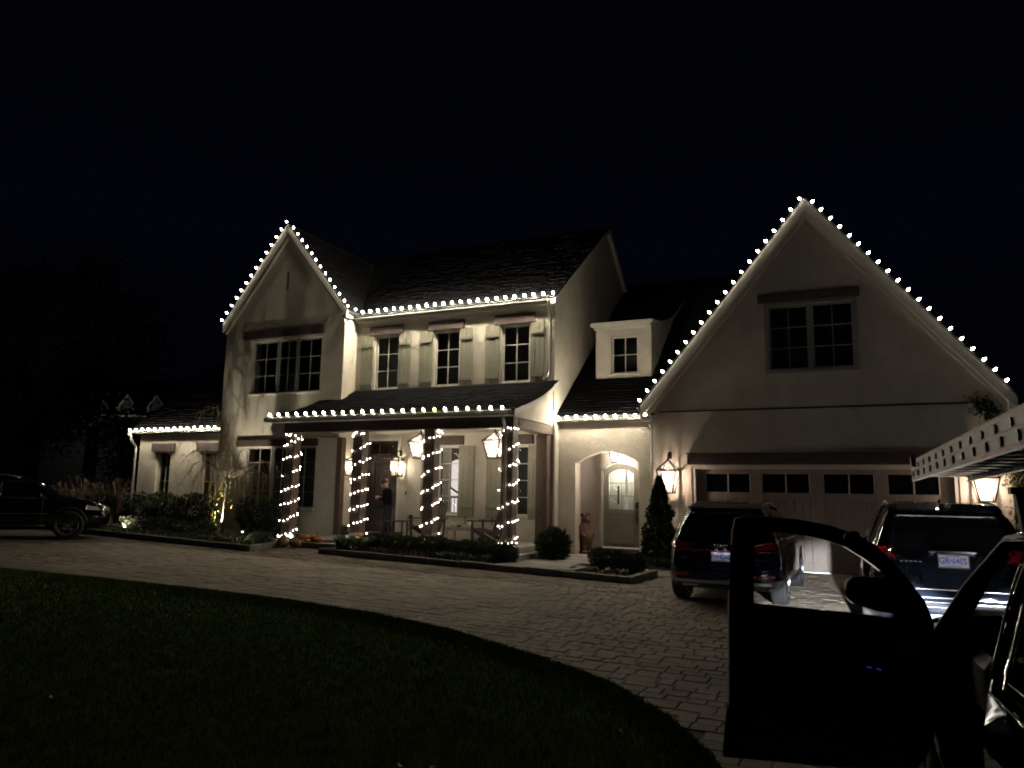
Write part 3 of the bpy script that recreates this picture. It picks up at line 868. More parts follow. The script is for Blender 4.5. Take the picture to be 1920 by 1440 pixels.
# dormer
DX0, DX1, DY = -6.82, -5.17, 20.4
dw = rect(-6.36, -5.55, 5.22, 6.33)
wall("dormer_wall", [(DX0, 5.0), (DX1, 5.0), (DX1, 6.66), (DX0, 6.66)], [dw], DY, back=.05)
window(-6.36, -5.55, 5.22, 6.33, DY, 2, 2)
MB().cbox(-6.42, -5.49, DY - .05, DY + .05, 5.16, 5.22, .008).obj("sill", trim, house)
prof = [(20.2, 6.72), (21.0, 6.82), (21.8, 7.02), (22.6, 7.30), (23.4, 7.68), (24.5, 8.34)]
cheek = [(DY, 5.1)] + [(y_, z_ - .05) for y_, z_ in prof if y_ > DY] + [(24.4, 8.2)]
for x_ in (DX1, DX0 + .1):
    MB().prism([(x_, DY + .051, 5.1), (x_, DY + .051, 6.66)] + [(x_, y_, z_ - .08) for y_, z_ in prof[1:]], (-.1, 0, 0)).obj("dormer_cheek", stucco, house)
dro = MB()
for (y0_, z0_), (y1_, z1_) in zip(prof, prof[1:]):
    dro.quad((DX0 - .1, y0_, z0_), (DX1 + .1, y0_, z0_), (DX1 + .1, y1_, z1_), (DX0 - .1, y1_, z1_))
dro.obj("dormer_roof", roofm, house)
tr_ = MB()
for (y0_, z0_), (y1_, z1_) in zip(prof, prof[1:]):
    tr_.prism([(DX1 + .1, y0_, z0_ - .006), (DX1 + .1, y1_, z1_ - .006), (DX1 + .1, y1_, z1_ - .10), (DX1 + .1, y0_, z0_ - .10)], (-.09, 0, 0))
tr_.box(DX0 - .1, DX1 + .009, 20.2, 20.24, 6.60, 6.715).box(DX0 - .04, DX1 + .02, 20.30, 20.395, 6.52, 6.60).box(DX0 - .08, DX1 + .008, 20.241, 20.36, 6.60, 6.66)
tr_.obj("dormer_trim", trim, house)

# ---- garage
GH = rect(-3.79, 1.99, .0, 2.50)
gw = rect(-1.86, .07, 4.83, 6.44)
wall("garage_wall", [(-4.76, -.05), (2.95, -.05), (2.95, 3.95), (-.90, 8.80), (-4.76, 3.98)], [GH, gw], Yk, reveal=.25)
MB().box(-4.76, -4.5, Yk + .31, 27, -.05, 4.0).obj("side_wall", stucco, house)
MB().box(2.70, 2.95, Yk + .31, 27, -.05, 4.0).obj("side_wall", stucco, house)
grf = gable_roof(-5.05, 3.14, -.90, (4.05, 4.02), 9.05, 18.62, 27.2, name="garage_roof")
for (r_, xe, ze_, n_) in grf:
    V = Vector((-.90 - xe, 0, 9.05 - ze_))
    shingle_field(r_, (xe, 18.62, ze_ + .003), (0, 1, 0), V, 1.2 if xe > 0 else 8.0, V.length, .16, .32)
rake((-5.02, 4.05), (-.90, 9.03), 18.60, 18.72, .30); rake((3.11, 4.02), (-.90, 9.03), 18.60, 18.72, .30)
rake((-4.86, 3.95), (-.90, 8.72), 18.72, 18.848, .15, "frieze_board", trim); rake((2.98, 3.92), (-.90, 8.72), 18.72, 18.848, .15, "frieze_board", trim)
MB().cbox(-5.06, -4.77, 18.7, 18.84, 3.66, 3.80, .01).obj("cornice_return", trim, house)
MB().cbox(2.96, 3.14, 18.62, 18.9, 3.70, 3.98, .01).obj("cornice_return", trim, house)
MB().tube([(-5.1, 18.6, 4.0), (-5.06, 18.6, 3.93), (-4.98, 18.62, 3.90), (-4.9, 18.65, 3.93)], .02).obj("gutter_hook", gutm, house)
MB().box(-4.6, 2.72, Yk - .022, Yk - .003, 3.875, 3.905).obj("flashing_band", dark_metal, house)
window(-1.86, -.92, 4.83, 6.44, Yk, 2, 3, fm=grey_frame); window(-.87, .07, 4.83, 6.44, Yk, 2, 3, fm=grey_frame)
MB().box(-.919, -.871, Yk + .06, Yk + .14, 4.83, 6.44).obj("mullion", grey_frame, house)
ringpoly(rect(-1.94, .15, 4.75, 6.50), rect(-1.86, .07, 4.83, 6.44), Yk - .015, .04, grey_frame, house, "window_casing")
lintel(-2.08, .22, 6.505, 6.73, Yk, .08)
MB().cbox(-3.87, 2.28, Yk - .16, Yk + .02, 2.54, 2.80, .02).obj("garage_beam", brown, house)
MB().cbox(-3.90, 2.31, Yk - .19, Yk + .0, 2.80, 2.83, .008).obj("beam_cap", brown, house)
ringpoly([(-3.79, -.02), (1.99, -.02), (1.99, 2.50), (-3.79, 2.50)], [(-3.70, -.01), (1.90, -.01), (1.90, 2.43), (-3.70, 2.43)], Yk + .02, .10, trim, house, "garage_door_casing")
gd = MB().box(-3.70, 1.90, Yk + .20, Yk + .22, .06, 2.43).obj("garage_door", gdoor, house)
xs_ = [-3.70, -3.46, -2.40, -2.12, -1.05, -.74, .33, .61, 1.63, 1.90]
wins = [(-3.46, -2.40), (-2.12, -1.05), (-.74, .33), (.61, 1.63)]
stiles = [(-3.70, -3.46), (-2.40, -2.12), (-1.05, -.74), (.33, .61), (1.63, 1.90)]
for a, b in stiles: MB().cbox(a + .003, b - .003, Yk + .155, Yk + .20, .06, 2.43, .006).obj("stile", gdoor, gd)
MB().box(-3.70, 1.90, Yk + .11, Yk + .19, .035, .06).obj("bottom_seal", rimm, gd)
for a, b in wins:
    MB().cbox(a, b, Yk + .16, Yk + .20, 2.32, 2.43, .006).obj("rail", gdoor, gd)
    MB().cbox(a, b, Yk + .16, Yk + .20, 1.70, 1.88, .006).obj("rail", gdoor, gd)
    MB().cbox(a, b, Yk + .16, Yk + .20, .06, .26, .006).obj("rail", gdoor, gd)
    m_ = (a + b) / 2
    MB().box(m_ - .013, m_ + .013, Yk + .15, Yk + .195, 1.88, 2.32).obj("muntin", rimm if False else trim, gd)
    MB().box(b - .02, b, Yk + .158, Yk + .195, 1.881, 2.319).obj("muntin", trim, gd)
    MB().quad((a, Yk + .19, 1.88), (m_ - .013, Yk + .19, 1.88), (m_ - .013, Yk + .188, 2.32), (a, Yk + .188, 2.32)).obj("pane", carglass, gd)
    MB().quad((m_ + .013, Yk + .19, 1.88), (b - .02, Yk + .19, 1.88), (b - .02, Yk + .189, 2.32), (m_ + .013, Yk + .189, 2.32)).obj("pane", carglass, gd)
    nb = 6; bw = (b - a) / nb
    for i in range(nb):
        MB().cbox(a + i * bw + .004, a + (i + 1) * bw - .004, Yk + .175, Yk + .20, .26, 1.70, .006).obj("board", gdoor, gd)

# ---- porch
FZ = .46
pf = MB().cbox(-14.1, -7.55, 15.95, Ym - .001, .05, FZ, .02).obj("porch_floor", concrete, house)
st = MB().box(-13.55, -11.95, 15.52, 15.949, .05, .36).obj("porch_step", concrete, house)
MB().cbox(-13.55, -11.95, 15.49, 15.95, .365, .405, .01).obj("tread", concrete, st)
for i in range(8): MB().cbox(-13.54 + i * .198, -13.355 + i * .198, 15.495, 15.53, .15, .36, .008).obj("brick", mat("pale_brick", (.33, .30, .27), .85, noise=.3, nscale=6), st)
MB().cbox(-7.54, -7.36, 16.15, 18.6, .05, .32, .02).obj("porch_plinth", concrete, house)
PX = [-14.55, -12.24, -10.02, -7.83]
PWD = .31
for px_ in PX:
    p = MB().cbox(px_, px_ + PWD, 16.22, 16.22 + PWD, FZ if px_ > -14 else .25, 3.33, .02).obj("pillar", brown_v, house)
MB().cbox(-7.86, -7.52, 18.42, 18.745, FZ, 3.33, .02).obj("pillar", brown_v, house)
MB().cbox(-14.169, -13.96, 18.0, 18.2, FZ, 3.33, .02).obj("pillar", brown_v, house)
MB().cbox(-14.62, -7.50, 16.20, 16.50, 3.332, 3.62, .012).obj("porch_beam", brown, house)
MB().cbox(-7.80, -7.485, 16.505, 18.745, 3.332, 3.58, .012).obj("side_beam", mat("aged_timber", (.26, .20, .15), .8, noise=.5, nscale=9, bump=1, bscale=30), house)
MB().cbox(-14.55, -14.25, 16.505, 18.09, 3.332, 3.60, .012).obj("side_beam", brown_v, house)
MB().box(-14.24, -7.82, 16.51, 18.74, 3.46, 3.49).obj("porch_ceiling", ceilm, house)
MB().box(-14.9, -7.5, 15.93, 16.199, 3.605, 3.625).obj("soffit", trim, house)
PP = [(15.88, 3.72), (16.35, 3.85), (16.83, 3.995), (17.3, 4.15), (17.7, 4.30), (18.1, 4.475), (18.45, 4.665), (18.75, 4.85)]
# arc-length profile of the flared porch roof
seg = [0]
for (a, b), (c, d) in zip(PP, PP[1:]): seg.append(seg[-1] + sqrt((c - a) ** 2 + (d - b) ** 2))
def porch_pt(u, v, n_):
    v = max(0, min(v, seg[-1] - 1e-4))
    for i in range(len(seg) - 1):
        if v <= seg[i + 1]: break
    t = (v - seg[i]) / (seg[i + 1] - seg[i]); a, b = PP[i], PP[i + 1]
    dy, dz = b[0] - a[0], b[1] - a[1]; L2 = sqrt(dy * dy + dz * dz)
    return Vector((-14.98 + u, a[0] + dy * t - dz / L2 * n_, a[1] + dz * t + dy / L2 * n_))
pr = MB()
for (y0_, z0_), (y1_, z1_) in zip(PP, PP[1:]):
    pr.prism([(-14.98, y0_, z0_), (-14.98, y1_, z1_), (-14.98, y1_, z1_ - .07), (-14.98, y0_, z0_ - .07)], (7.66, 0, 0))
prr = pr.obj("porch_roof", roofbase, house)
shingle_field(prr, (0, 0, 0), (1, 0, 0), (0, 1, 0), 7.66, seg[-1], .15, .32, indiv=300, profile=porch_pt, seed=5,
              clip=lambda u, v: not (u < .84 and v > seg[5] - .02))
# right end of porch roof: pale gable panel and rake
ep = [(-7.50, y_, z_ - .07) for y_, z_ in PP] + [(-7.50, 18.745, 3.60), (-7.50, 15.95, 3.60)]
MB().prism(ep, (-.08, 0, 0)).obj("porch_end_panel", stucco, house)
rk = MB()
for (y0_, z0_), (y1_, z1_) in zip(PP, PP[1:]):
    rk.prism([(-7.31, y0_, z0_ + .01), (-7.31, y1_, z1_ + .01), (-7.31, y1_, z1_ - .11), (-7.31, y0_, z0_ - .11)], (-.06, 0, 0))
    rk.quad((-7.37, y0_, z0_ - .072), (-7.37, y1_, z1_ - .072), (-7.50, y1_, z1_ - .072), (-7.50, y0_, z0_ - .072))
rk.cbox(-7.50, -7.31, 15.84, 15.96, 3.58, 3.70, .012)
rk.obj("rake_board", trim, house)
gutter(-15.0, -7.38, 15.83, 3.73)
MB().tube([(-7.62, 15.85, 3.62), (-7.62, 15.87, 3.50), (-7.66, 16.05, 3.36), (-7.68, 16.15, 3.22), (-7.68, 16.16, .55), (-7.66, 16.10, .40)], .038, 8).obj("downspout", copper_dark, house)
MB().tube([(-7.52, 18.36, 7.02), (-7.52, 18.40, 6.90), (-7.55, 18.62, 6.62), (-7.56, 18.66, 6.5), (-7.56, 18.66, 5.05), (-7.60, 18.62, 4.90), (-7.70, 18.5, 4.82)], .042, 8).obj("downspout", copper_dark, house)
MB().tube([(-7.42, 18.70, 3.6), (-7.42, 18.70, .3)], .04, 8).obj("downspout", mat("pale_downspout", (.5, .47, .40), .5), house)

# ================================================================== STRING LIGHTS
def bulb_mesh(L, r, m, n=7):
    prof = [(0.35 * r, 0), (.55 * r, .08 * L), (r, .32 * L), (.95 * r, .5 * L), (.55 * r, .82 * L), (.05 * r, L)]
    return MB().lathe(prof, n=n).mesh("bulb", m, True)
BM = bulb_mesh(.090, .030, bulbm); BMY = bulb_mesh(.090, .030, bulby)
BMR = bulb_mesh(.090, .030, emis("lit_rake_bulb", (1.0, .90, .72), 40.0))
BMP = bulb_mesh(.090, .030, emis("lit_porch_bulb", (1.0, .89, .69), 92.0))
BMQ = bulb_mesh(.090, .030, emis("lit_low_eave_bulb", (1.0, .89, .69), 470.0))
SOCK = MB().lathe([(.018, -.035), (.018, .01)], n=6).mesh("socket", wirem)
def string(label, pts, outdir, yellow=(), bm=None):
    """pts: bulb base positions"""
    t = thing("string_lights", label, "string lights", pts[0], 0, "bulb strings along the roof edges")
    P0 = Vector(pts[0])
    w = MB()
    loc = [Vector(p) - P0 for p in pts]
    wp = []
    for a, b in zip(loc, loc[1:]):
        wp += [a, (a + b) / 2 + Vector((0, -.0, -.025))]
    wp.append(loc[-1])
    w.tube(wp, .008, 4).obj("wire", wirem, t)
    for i, p in enumerate(loc):
        d = outdir(i) if callable(outdir) else Vector(outdir)
        d = (d + Vector((random.uniform(-.09, .09), random.uniform(-.09, .09), random.uniform(-.09, .09)))).normalized()
        o = link("bulb", BMY if i in yellow else (bm or BM), t, p + d * .02)
        o.rotation_euler = d.to_track_quat('Z', 'Y').to_euler()
        s = link("socket", SOCK, t, p + d * .015); s.rotation_euler = o.rotation_euler
    return t
def line(a, b, n):
    a, b = Vector(a), Vector(b)
    return [a + (b - a) * i / (n - 1) for i in range(n)]
yR = 17.90
gl = line((-19.06, yR, 7.28), (-16.52, yR, 10.37), 14)
string("bright bulb string on the left slope of the smaller left gable", gl, (-.62, -.35, .55), bm=BMR)
gr_ = line((-16.27, yR, 10.12), (-14.09, yR, 7.48), 12) + [Vector((-14.10, 18.1, 7.36)), Vector((-13.92, 18.25, 7.27))]
string("bright bulb string on the right slope of the smaller left gable", gr_, (.45, -.5, .45), bm=BMR)
string("bright bulb string along the upper gutter above three shuttered windows", line((-13.70, 18.38, 7.20), (-7.36, 18.38, 7.18), 23), (0, -.8, .5))
string("bright bulb string along the porch roof edge above the pillars", line((-14.76, 15.80, 3.75), (-7.60, 15.80, 3.72), 24), (0, -.55, .75), yellow=(16, 17, 20), bm=BMP)
string("bright bulb string along the low eave of the left wing", line((-24.02, 18.66, 3.77), (-19.50, 18.66, 3.78), 15), (0, -.8, .5), bm=BMQ)
string("bright bulb string along the short eave above the arched entry", line((-7.38, 18.83, 3.79), (-4.93, 18.80, 3.79), 10), (0, -.8, .5), bm=BMQ)
string("bright bulb string on the left slope of the big garage gable", line((-4.98, 18.56, 4.14), (-.95, 18.56, 8.95), 21), (-.72, -.15, .58), bm=BMR)
string("bright bulb string on the right slope of the big garage gable", line((-.76, 18.60, 8.86), (2.92, 18.60, 4.28), 20), (.72, -.15, .58), bm=BMR)

MINIM = MB().ball((0, 0, 0), .0112, 6, 4).mesh("mini_bulb", minim, True)
def wrap(label, x0, zb, zt, turns, seed, ph=0):
    r = random.Random(seed); h = PWD / 2 + .02
    cx, cy = x0 + PWD / 2, 16.22 + PWD / 2
    t = thing("pillar_lights", label, "string lights", (cx, cy, zb), 0, "mini light strings wound round the porch pillars")
    n = int(turns * 11); wp = []
    def pos(s):
        s = s % 4; k = int(s); f = s - k
        c = [(-h, -h), (h, -h), (h, h), (-h, h)]
        a, b = c[k], c[(k + 1) % 4]
        return a[0] + (b[0] - a[0]) * f, a[1] + (b[1] - a[1]) * f
    off = 0
    for i in range(n):
        q = i / 11 * 4 + ph
        x, y_ = pos(q + r.uniform(-.06, .06)); z = (zt - zb) * i / n
        wp.append(Vector((x, y_, z + r.uniform(-.01, .01))))
        k = Vector((x, y_, z + r.uniform(-.035, .035)))
        k += Vector((x, y_, 0)).normalized() * .015
        if r.random() < .93: link("mini_bulb", MINIM, t, k)
    for i in range(14):    # bunched loop at the base and the top
        a = r.uniform(0, 4); x, y_ = pos(a)
        link("mini_bulb", MINIM, t, (x * 1.15, y_ * 1.15, r.uniform(-.02, .09)))
    for i in range(5):
        x, y_ = pos(r.uniform(0, 2)); link("mini_bulb", MINIM, t, (x, y_, zt - zb + r.uniform(-.01, .05)))
    MB().tube(wp, .006, 4).obj("wire", wirem, t)
wrap("mini light string wound round the leftmost porch pillar", PX[0], .45, 3.25, 6.7, 1)
wrap("mini light string wound round the pillar left of the front door", PX[1], .50, 3.25, 7.0, 2, .5)
wrap("mini light string wound round the pillar beside the lit stair window", PX[2], .50, 3.28, 6.6, 3, .2)
wrap("mini light string wound round the corner pillar with the downspout", PX[3], .50, 3.28, 6.2, 4, .0)

# ================================================================== LANTERNS
def lantern(label, loc, wt, wb, h, roof, hook, power, bracket=0, rz=0, group="lanterns", col=(1, .85, .66), name="lantern", ncand=4):
    t = thing(name, label, "lantern", loc, rz, group)   # loc = centre of the bottom frame
    a, b = wt / 2, wb / 2; fr = MB(); r = .011
    B = [(-b, -b, 0), (b, -b, 0), (b, b, 0), (-b, b, 0)]; T = [(-a, -a, h), (a, -a, h), (a, a, h), (-a, a, h)]
    for i in range(4):
        j = (i + 1) % 4
        fr.bar(B[i], B[j], .034); fr.bar(T[i], T[j], .036); fr.bar(B[i], T[i], .030); fr.bar(T[i], (0, 0, h + roof), .028)
        MB().quad(B[i], B[j], T[j], T[i]).obj("glass_pane", lampglass, t)
        MB().add([T[i], T[j], (0, 0, h + roof - .02)], [(0, 1, 2)]).obj("roof_pane", lampglass, t)
    fr.lathe([(.03, h + roof - .01), (.035, h + roof + .02), (.012, h + roof + .05)], n=8)
    fr.obj("frame", dark_metal, t)
    hk = MB(); zz = h + roof + .05
    if bracket:
        hk.tube([(0, 0, zz), (0, 0, zz + hook * .4), (0, hook * .15, zz + hook * .8), (0, bracket * .6, zz + hook), (0, bracket, zz + hook * .8)], .012)
        hk.cbox(-.045, .045, bracket - .02, bracket, zz + hook * .8 - .12, zz + hook * .8 + .06, .006)
        hk.tube([(0, bracket, h * .4), (0, a, h * .5)], .01)
    else:
        for i in range(3): hk.tube([(.015 * cos(k), .015 * sin(k) * (i % 2), zz + hook * (i + .5) / 3 + hook / 6 * sin(k)) for k in [j * pi / 4 for j in range(9)]], .005, 4)
        hk.tube([(0, 0, zz), (0, 0, zz + hook)], .006)
        hk.lathe([(.001, zz + hook - .005), (.06, zz + hook - .012), (.06, zz + hook)], n=10)
    hk.obj("bracket", dark_metal, t)
    cd = MB(); fl_ = MB(); rr = b * .42
    for k in range(ncand):
        an = 2 * pi * k / ncand + .5; x, y_ = rr * cos(an), rr * sin(an)
        cd.tube([(x, y_, .03), (x, y_, h * .38)], .011, 6)
        fl_.ball((x, y_, h * .38 + .035), .016, 6, 5, (1, 1, 2.2))
    cd.tube([(-rr, 0, .03), (rr, 0, .03)], .006, 4).tube([(0, -rr, .03), (0, rr, .03)], .006, 4).tube([(0, 0, 0), (0, 0, .03)], .012)
    cd.obj("candle", candle, t); fl_.obj("flame", flame, t, True)
    lamp("lantern_lamp", t, (0, 0, h * .62), power, col, .035)
    return t
GC = (1, .74, .60)
lantern("big wall lantern left of the garage door beside the pointed evergreen", (-4.32, 18.60, 1.83), .48, .27, .56, .27, .12, 42, bracket=.24, group="wall lanterns beside the garage door", col=GC)
lantern("big wall lantern right of the garage door under the ladder", (2.43, 18.60, 1.75), .48, .27, .50, .27, .12, 42, bracket=.24, group="wall lanterns beside the garage door", col=GC)
lantern("wall lantern between the front door and the doorbell", (-12.36, 18.55, 2.20), .30, .24, .46, .12, .10, 24, bracket=.19, group="wall lanterns beside the front door")
lantern("wall lantern left of the front door partly behind a pillar", (-14.0, 18.55, 2.20), .30, .24, .46, .12, .10, 24, bracket=.19, group="wall lanterns beside the front door")
lantern("hanging porch lantern partly behind the pillar near the stair window", (-10.88, 17.45, 2.66), .50, .29, .45, .24, .05, 52, group="lanterns hanging from the porch ceiling")
lantern("hanging porch lantern beside the corner pillar above the chair", (-8.60, 17.45, 2.66), .50, .29, .45, .24, .05, 52, group="lanterns hanging from the porch ceiling")
lantern("small lantern hanging inside the arched entry above the door", (-5.99, 19.56, 2.64), .24, .15, .24, .10, .40, 115, group="entry lantern", col=(1, .84, .72), ncand=2)

# ================================================================== VEHICLES
class Body:
    """closed car body from a side silhouette (y,z) and a half-width field"""
    def __init__(s, sil, c, hw, belt, roofz, roofhw, L, p=9, taper=.10, taperR=.07):
        s.sil = sil; s.c = c; s.hw = hw; s.belt = belt; s.roofz = roofz; s.roofhw = roofhw; s.L = L; s.p = p; s.tf = taper; s.tr = taperR
        pol = []
        n = len(sil)
        for i in range(n):   # dense samples on a Catmull-Rom curve
            P = [Vector(sil[(i + k - 1) % n]) for k in range(4)]
            for j in range(8):
                t = j / 8
                q = .5 * ((2 * P[1]) + (-P[0] + P[2]) * t + (2 * P[0] - 5 * P[1] + 4 * P[2] - P[3]) * t * t + (-P[0] + 3 * P[1] - 3 * P[2] + P[3]) * t ** 3)
                pol.append((atan2(q.y - c[1], q.x - c[0]), (q - Vector(c)).length))
        pol.sort(); s.pol = pol
    def R(s, th):
        pol = s.pol
        lo, hi = 0, len(pol)
        while lo < hi:
            m = (lo + hi) // 2
            if pol[m][0] < th: lo = m + 1
            else: hi = m
        a = pol[lo - 1]; b = pol[lo % len(pol)]
        d = (b[0] - a[0]) % (2 * pi); e_ = (th - a[0]) % (2 * pi)
        t = e_ / d if d > 1e-9 else 0
        return a[1] + (b[1] - a[1]) * t
    def W(s, y, z):
        if z <= s.belt:
            w = s.hw - .05 * max(0, (.55 - z) / .4) ** 2 - .03 * max(0, (z - s.belt + .25)) / .25
        else:
            w = s.hw - .03 - (s.hw - .03 - s.roofhw) * min(1.15, (z - s.belt) / (s.roofz - s.belt))
        m = s.L / 2; u = (y - m) / m
        w *= 1 - (s.tf * max(0, u) ** 4 + s.tr * max(0, -u) ** 4)
        return w
    def side(s, y, z, off=0):
        dy, dz = y - s.c[0], z - s.c[1]; r = sqrt(dy * dy + dz * dz) + 1e-9
        q = min(.995, r / s.R(atan2(dz, dy)))
        return s.W(y, z) * (1 - q ** s.p) ** (1 / s.p) + off
    def F(s, x, y, z):
        dy, dz = y - s.c[0], z - s.c[1]; r = sqrt(dy * dy + dz * dz) + 1e-9
        return (r / s.R(atan2(dz, dy))) ** s.p + abs(x / s.W(y, z)) ** s.p - 1
    def rear(s, x, z, off=0, front=False):
        a, b = (s.c[0], s.L + .5) if front else (s.c[0], -.5)
        for _ in range(26):
            m = (a + b) / 2
            if s.F(x, m, z) < 0: a = m
            else: b = m
        return a + (off if front else -off)
    def top(s, x, y, off=0):
        a, b = s.c[1], 2.5
        for _ in range(26):
            m = (a + b) / 2
            if s.F(x, y, m) < 0: a = m
            else: b = m
        return a + off
    def mesh(s):
        p = s.p; rings = [(0, 1.0)]
        for q in (.3, .55, .72, .82, .88, .92, .95, .97, .985): rings.append((q, (1 - q ** p) ** (1 / p)))
        for xf in (.80, .74, .62, .45, .25, 0): rings.append(((1 - xf ** p) ** (1 / p), xf))
        rings = rings[:1] + sorted(rings[1:], key=lambda t: (t[0], -t[1]))
        full = rings + [(q, -xf) for q, xf in reversed(rings[:-1])]
        N = 112; mb = MB(); vs = []
        for (q, xf) in full:
            for k in range(N):
                th = -pi + 2 * pi * k / N; r = s.R(th) * q
                y, z = s.c[0] + r * cos(th), s.c[1] + r * sin(th)
                vs.append((s.W(y, z) * xf, y, z))
        fs = []
        for i in range(len(full) - 1):
            for k in range(N):
                j = (k + 1) % N
                if i == 0: 
                    fs.append((k, N + k, N + j))
                elif i == len(full) - 2: fs.append((i * N + k, i * N + N + k, i * N + j))
                else: fs.append((i * N + k, i * N + N + k, i * N + N + j, i * N + j))
        # collapse the first and last rings to one vertex
        vs2 = vs[:]; f2 = []
        last = (len(full) - 1) * N
        for f in fs:
            f = tuple(0 if v < N else (last if v >= last else v) for v in f)
            g_ = []
            for v in f:
                if v not in g_: g_.append(v)
            if len(g_) > 2: f2.append(tuple(g_))
        mb.add(vs2, f2); return mb
    def patch(s, axis, quad, nu=10, nv=6, off=.006, th=.01, sgn=1):
        """quad: 4 corners (a,b) ccw in the projected plane; axis 'rear','front','side','top'"""
        mb = MB(); vs = []
        for j in range(nv + 1):
            for i in range(nu + 1):
                u, v = i / nu, j / nv
                a = (quad[0][0] * (1 - u) + quad[1][0] * u) * (1 - v) + (quad[3][0] * (1 - u) + quad[2][0] * u) * v
                b = (quad[0][1] * (1 - u) + quad[1][1] * u) * (1 - v) + (quad[3][1] * (1 - u) + quad[2][1] * u) * v
                if axis == 'rear': vs.append((a, s.rear(a, b, off), b))
                elif axis == 'front': vs.append((a, s.rear(a, b, off, True), b))
                elif axis == 'side': vs.append((sgn * s.side(a, b, off), a, b))
                else: vs.append((a, b, s.top(a, b, off)))
        n = len(vs)
        ctr = Vector((0, s.c[0], s.c[1]))
        inn = []
        for v in vs:
            if axis in ('rear', 'front'): inn.append((v[0], v[1] + (th if axis == 'rear' else -th), v[2]))
            elif axis == 'side': inn.append((v[0] - sgn * th, v[1], v[2]))
            else: inn.append((v[0], v[1], v[2] - th))
        fs = []; w = nu + 1
        for j in range(nv):
            for i in range(nu):
                a = j * w + i; fs.append((a, a + 1, a + w + 1, a + w))
        ed = [(i, i + 1) for i in range(nu)] + [(j * w + nu, (j + 1) * w + nu) for j in range(nv)] + [(nv * w + i + 1, nv * w + i) for i in range(nu)] + [((j + 1) * w, j * w) for j in range(nv)]
        for a, b in ed: fs.append((a, b, b + n, a + n))
        mb.add(vs + inn, fs); return mb

def boolean(o, cutters):
    for c in cutters:
        m = o.modifiers.new("cut", 'BOOLEAN'); m.operation = 'DIFFERENCE'; m.object = c; m.solver = 'EXACT'
    dg = bpy.context.evaluated_depsgraph_get(); dg.update()
    me = bpy.data.meshes.new_from_object(o.evaluated_get(dg))
    o.modifiers.clear(); old = o.data; o.data = me
    for c in cutters:
        bpy.data.objects.remove(c, do_unlink=True)

def wheel(parent, x, y, R, rimr, width, sgn, spokes=5, detail=True):
    t = MB()
    prof = [(rimr, -width / 2), (R - .03, -width / 2), (R - .008, -width / 2 + .025), (R, -width / 2 + .05)]
    k = 5
    for i in range(k):
        z0 = -width / 2 + .05 + (width - .1) * i / k; z1 = -width / 2 + .05 + (width - .1) * (i + 1) / k
        prof += [(R, z0 + .004), (R, z1 - .006), (R - .009, z1 - .004), (R - .009, z1)]
    prof += [(R, width / 2 - .05), (R - .008, width / 2 - .025), (R - .03, width / 2), (rimr, width / 2), (rimr - .01, 0), (rimr, -width / 2)]
    t.lathe(prof, (x, y, R), 40, axis='X')
    o = t.obj("wheel", tyrem, parent, True)
    o.data.polygons.foreach_set("use_smooth", [True] * len(o.data.polygons))
    r = MB(); xo = x + sgn * (width / 2 - .012)
    r.lathe([(rimr + .004, sgn * (width / 2 - .005)), (rimr - .018, sgn * (width / 2 + .002)), (rimr - .03, sgn * (width / 2 - .05)), (rimr - .03, -sgn * width / 3)], (x, y, R), 40, axis='X')
    for i in range(spokes):
        a = 2 * pi * i / spokes + .3
        for da in (-.20, .20):
            p0 = Vector((xo - sgn * .02, y + .05 * cos(a + da * 2), R + .05 * sin(a + da * 2)))
            p1 = Vector((xo - sgn * .012, y + (rimr - .02) * cos(a + da * 1.15), R + (rimr - .02) * sin(a + da * 1.15)))
            r.bar(p0, p1, .034, .022)
    r.lathe([(.001, sgn * .035), (.055, sgn * .03), (.06, 0)], (xo - sgn * .03, y, R), 16, axis='X')
    r.obj("rim", rimm, o)
    MB().lathe([(.001, 0), (.15, 0), (.15, sgn * .02), (.001, sgn * .02)], (xo - sgn * .10, y, R), 24, axis='X').obj("brake_disc", silver, o)
    return o

def text_mesh(s, size, m, parent, name, loc, rot=(pi / 2, 0, 0), sx_=1.0, bold=.0):
    c = bpy.data.curves.new("lettering", 'FONT'); c.body = s; c.size = size; c.align_x = 'CENTER'; c.align_y = 'CENTER'
    c.extrude = .0012; c.offset = bold
    o = bpy.data.objects.new("lettering", c); COL.objects.link(o)
    dg = bpy.context.evaluated_depsgraph_get()
    me = bpy.data.meshes.new_from_object(o.evaluated_get(dg)); bpy.data.objects.remove(o, do_unlink=True)
    me.materials.clear(); me.materials.append(m)
    q = link(name, me, parent, loc); q.rotation_euler = rot; q.scale = (sx_, 1, 1)
    return q

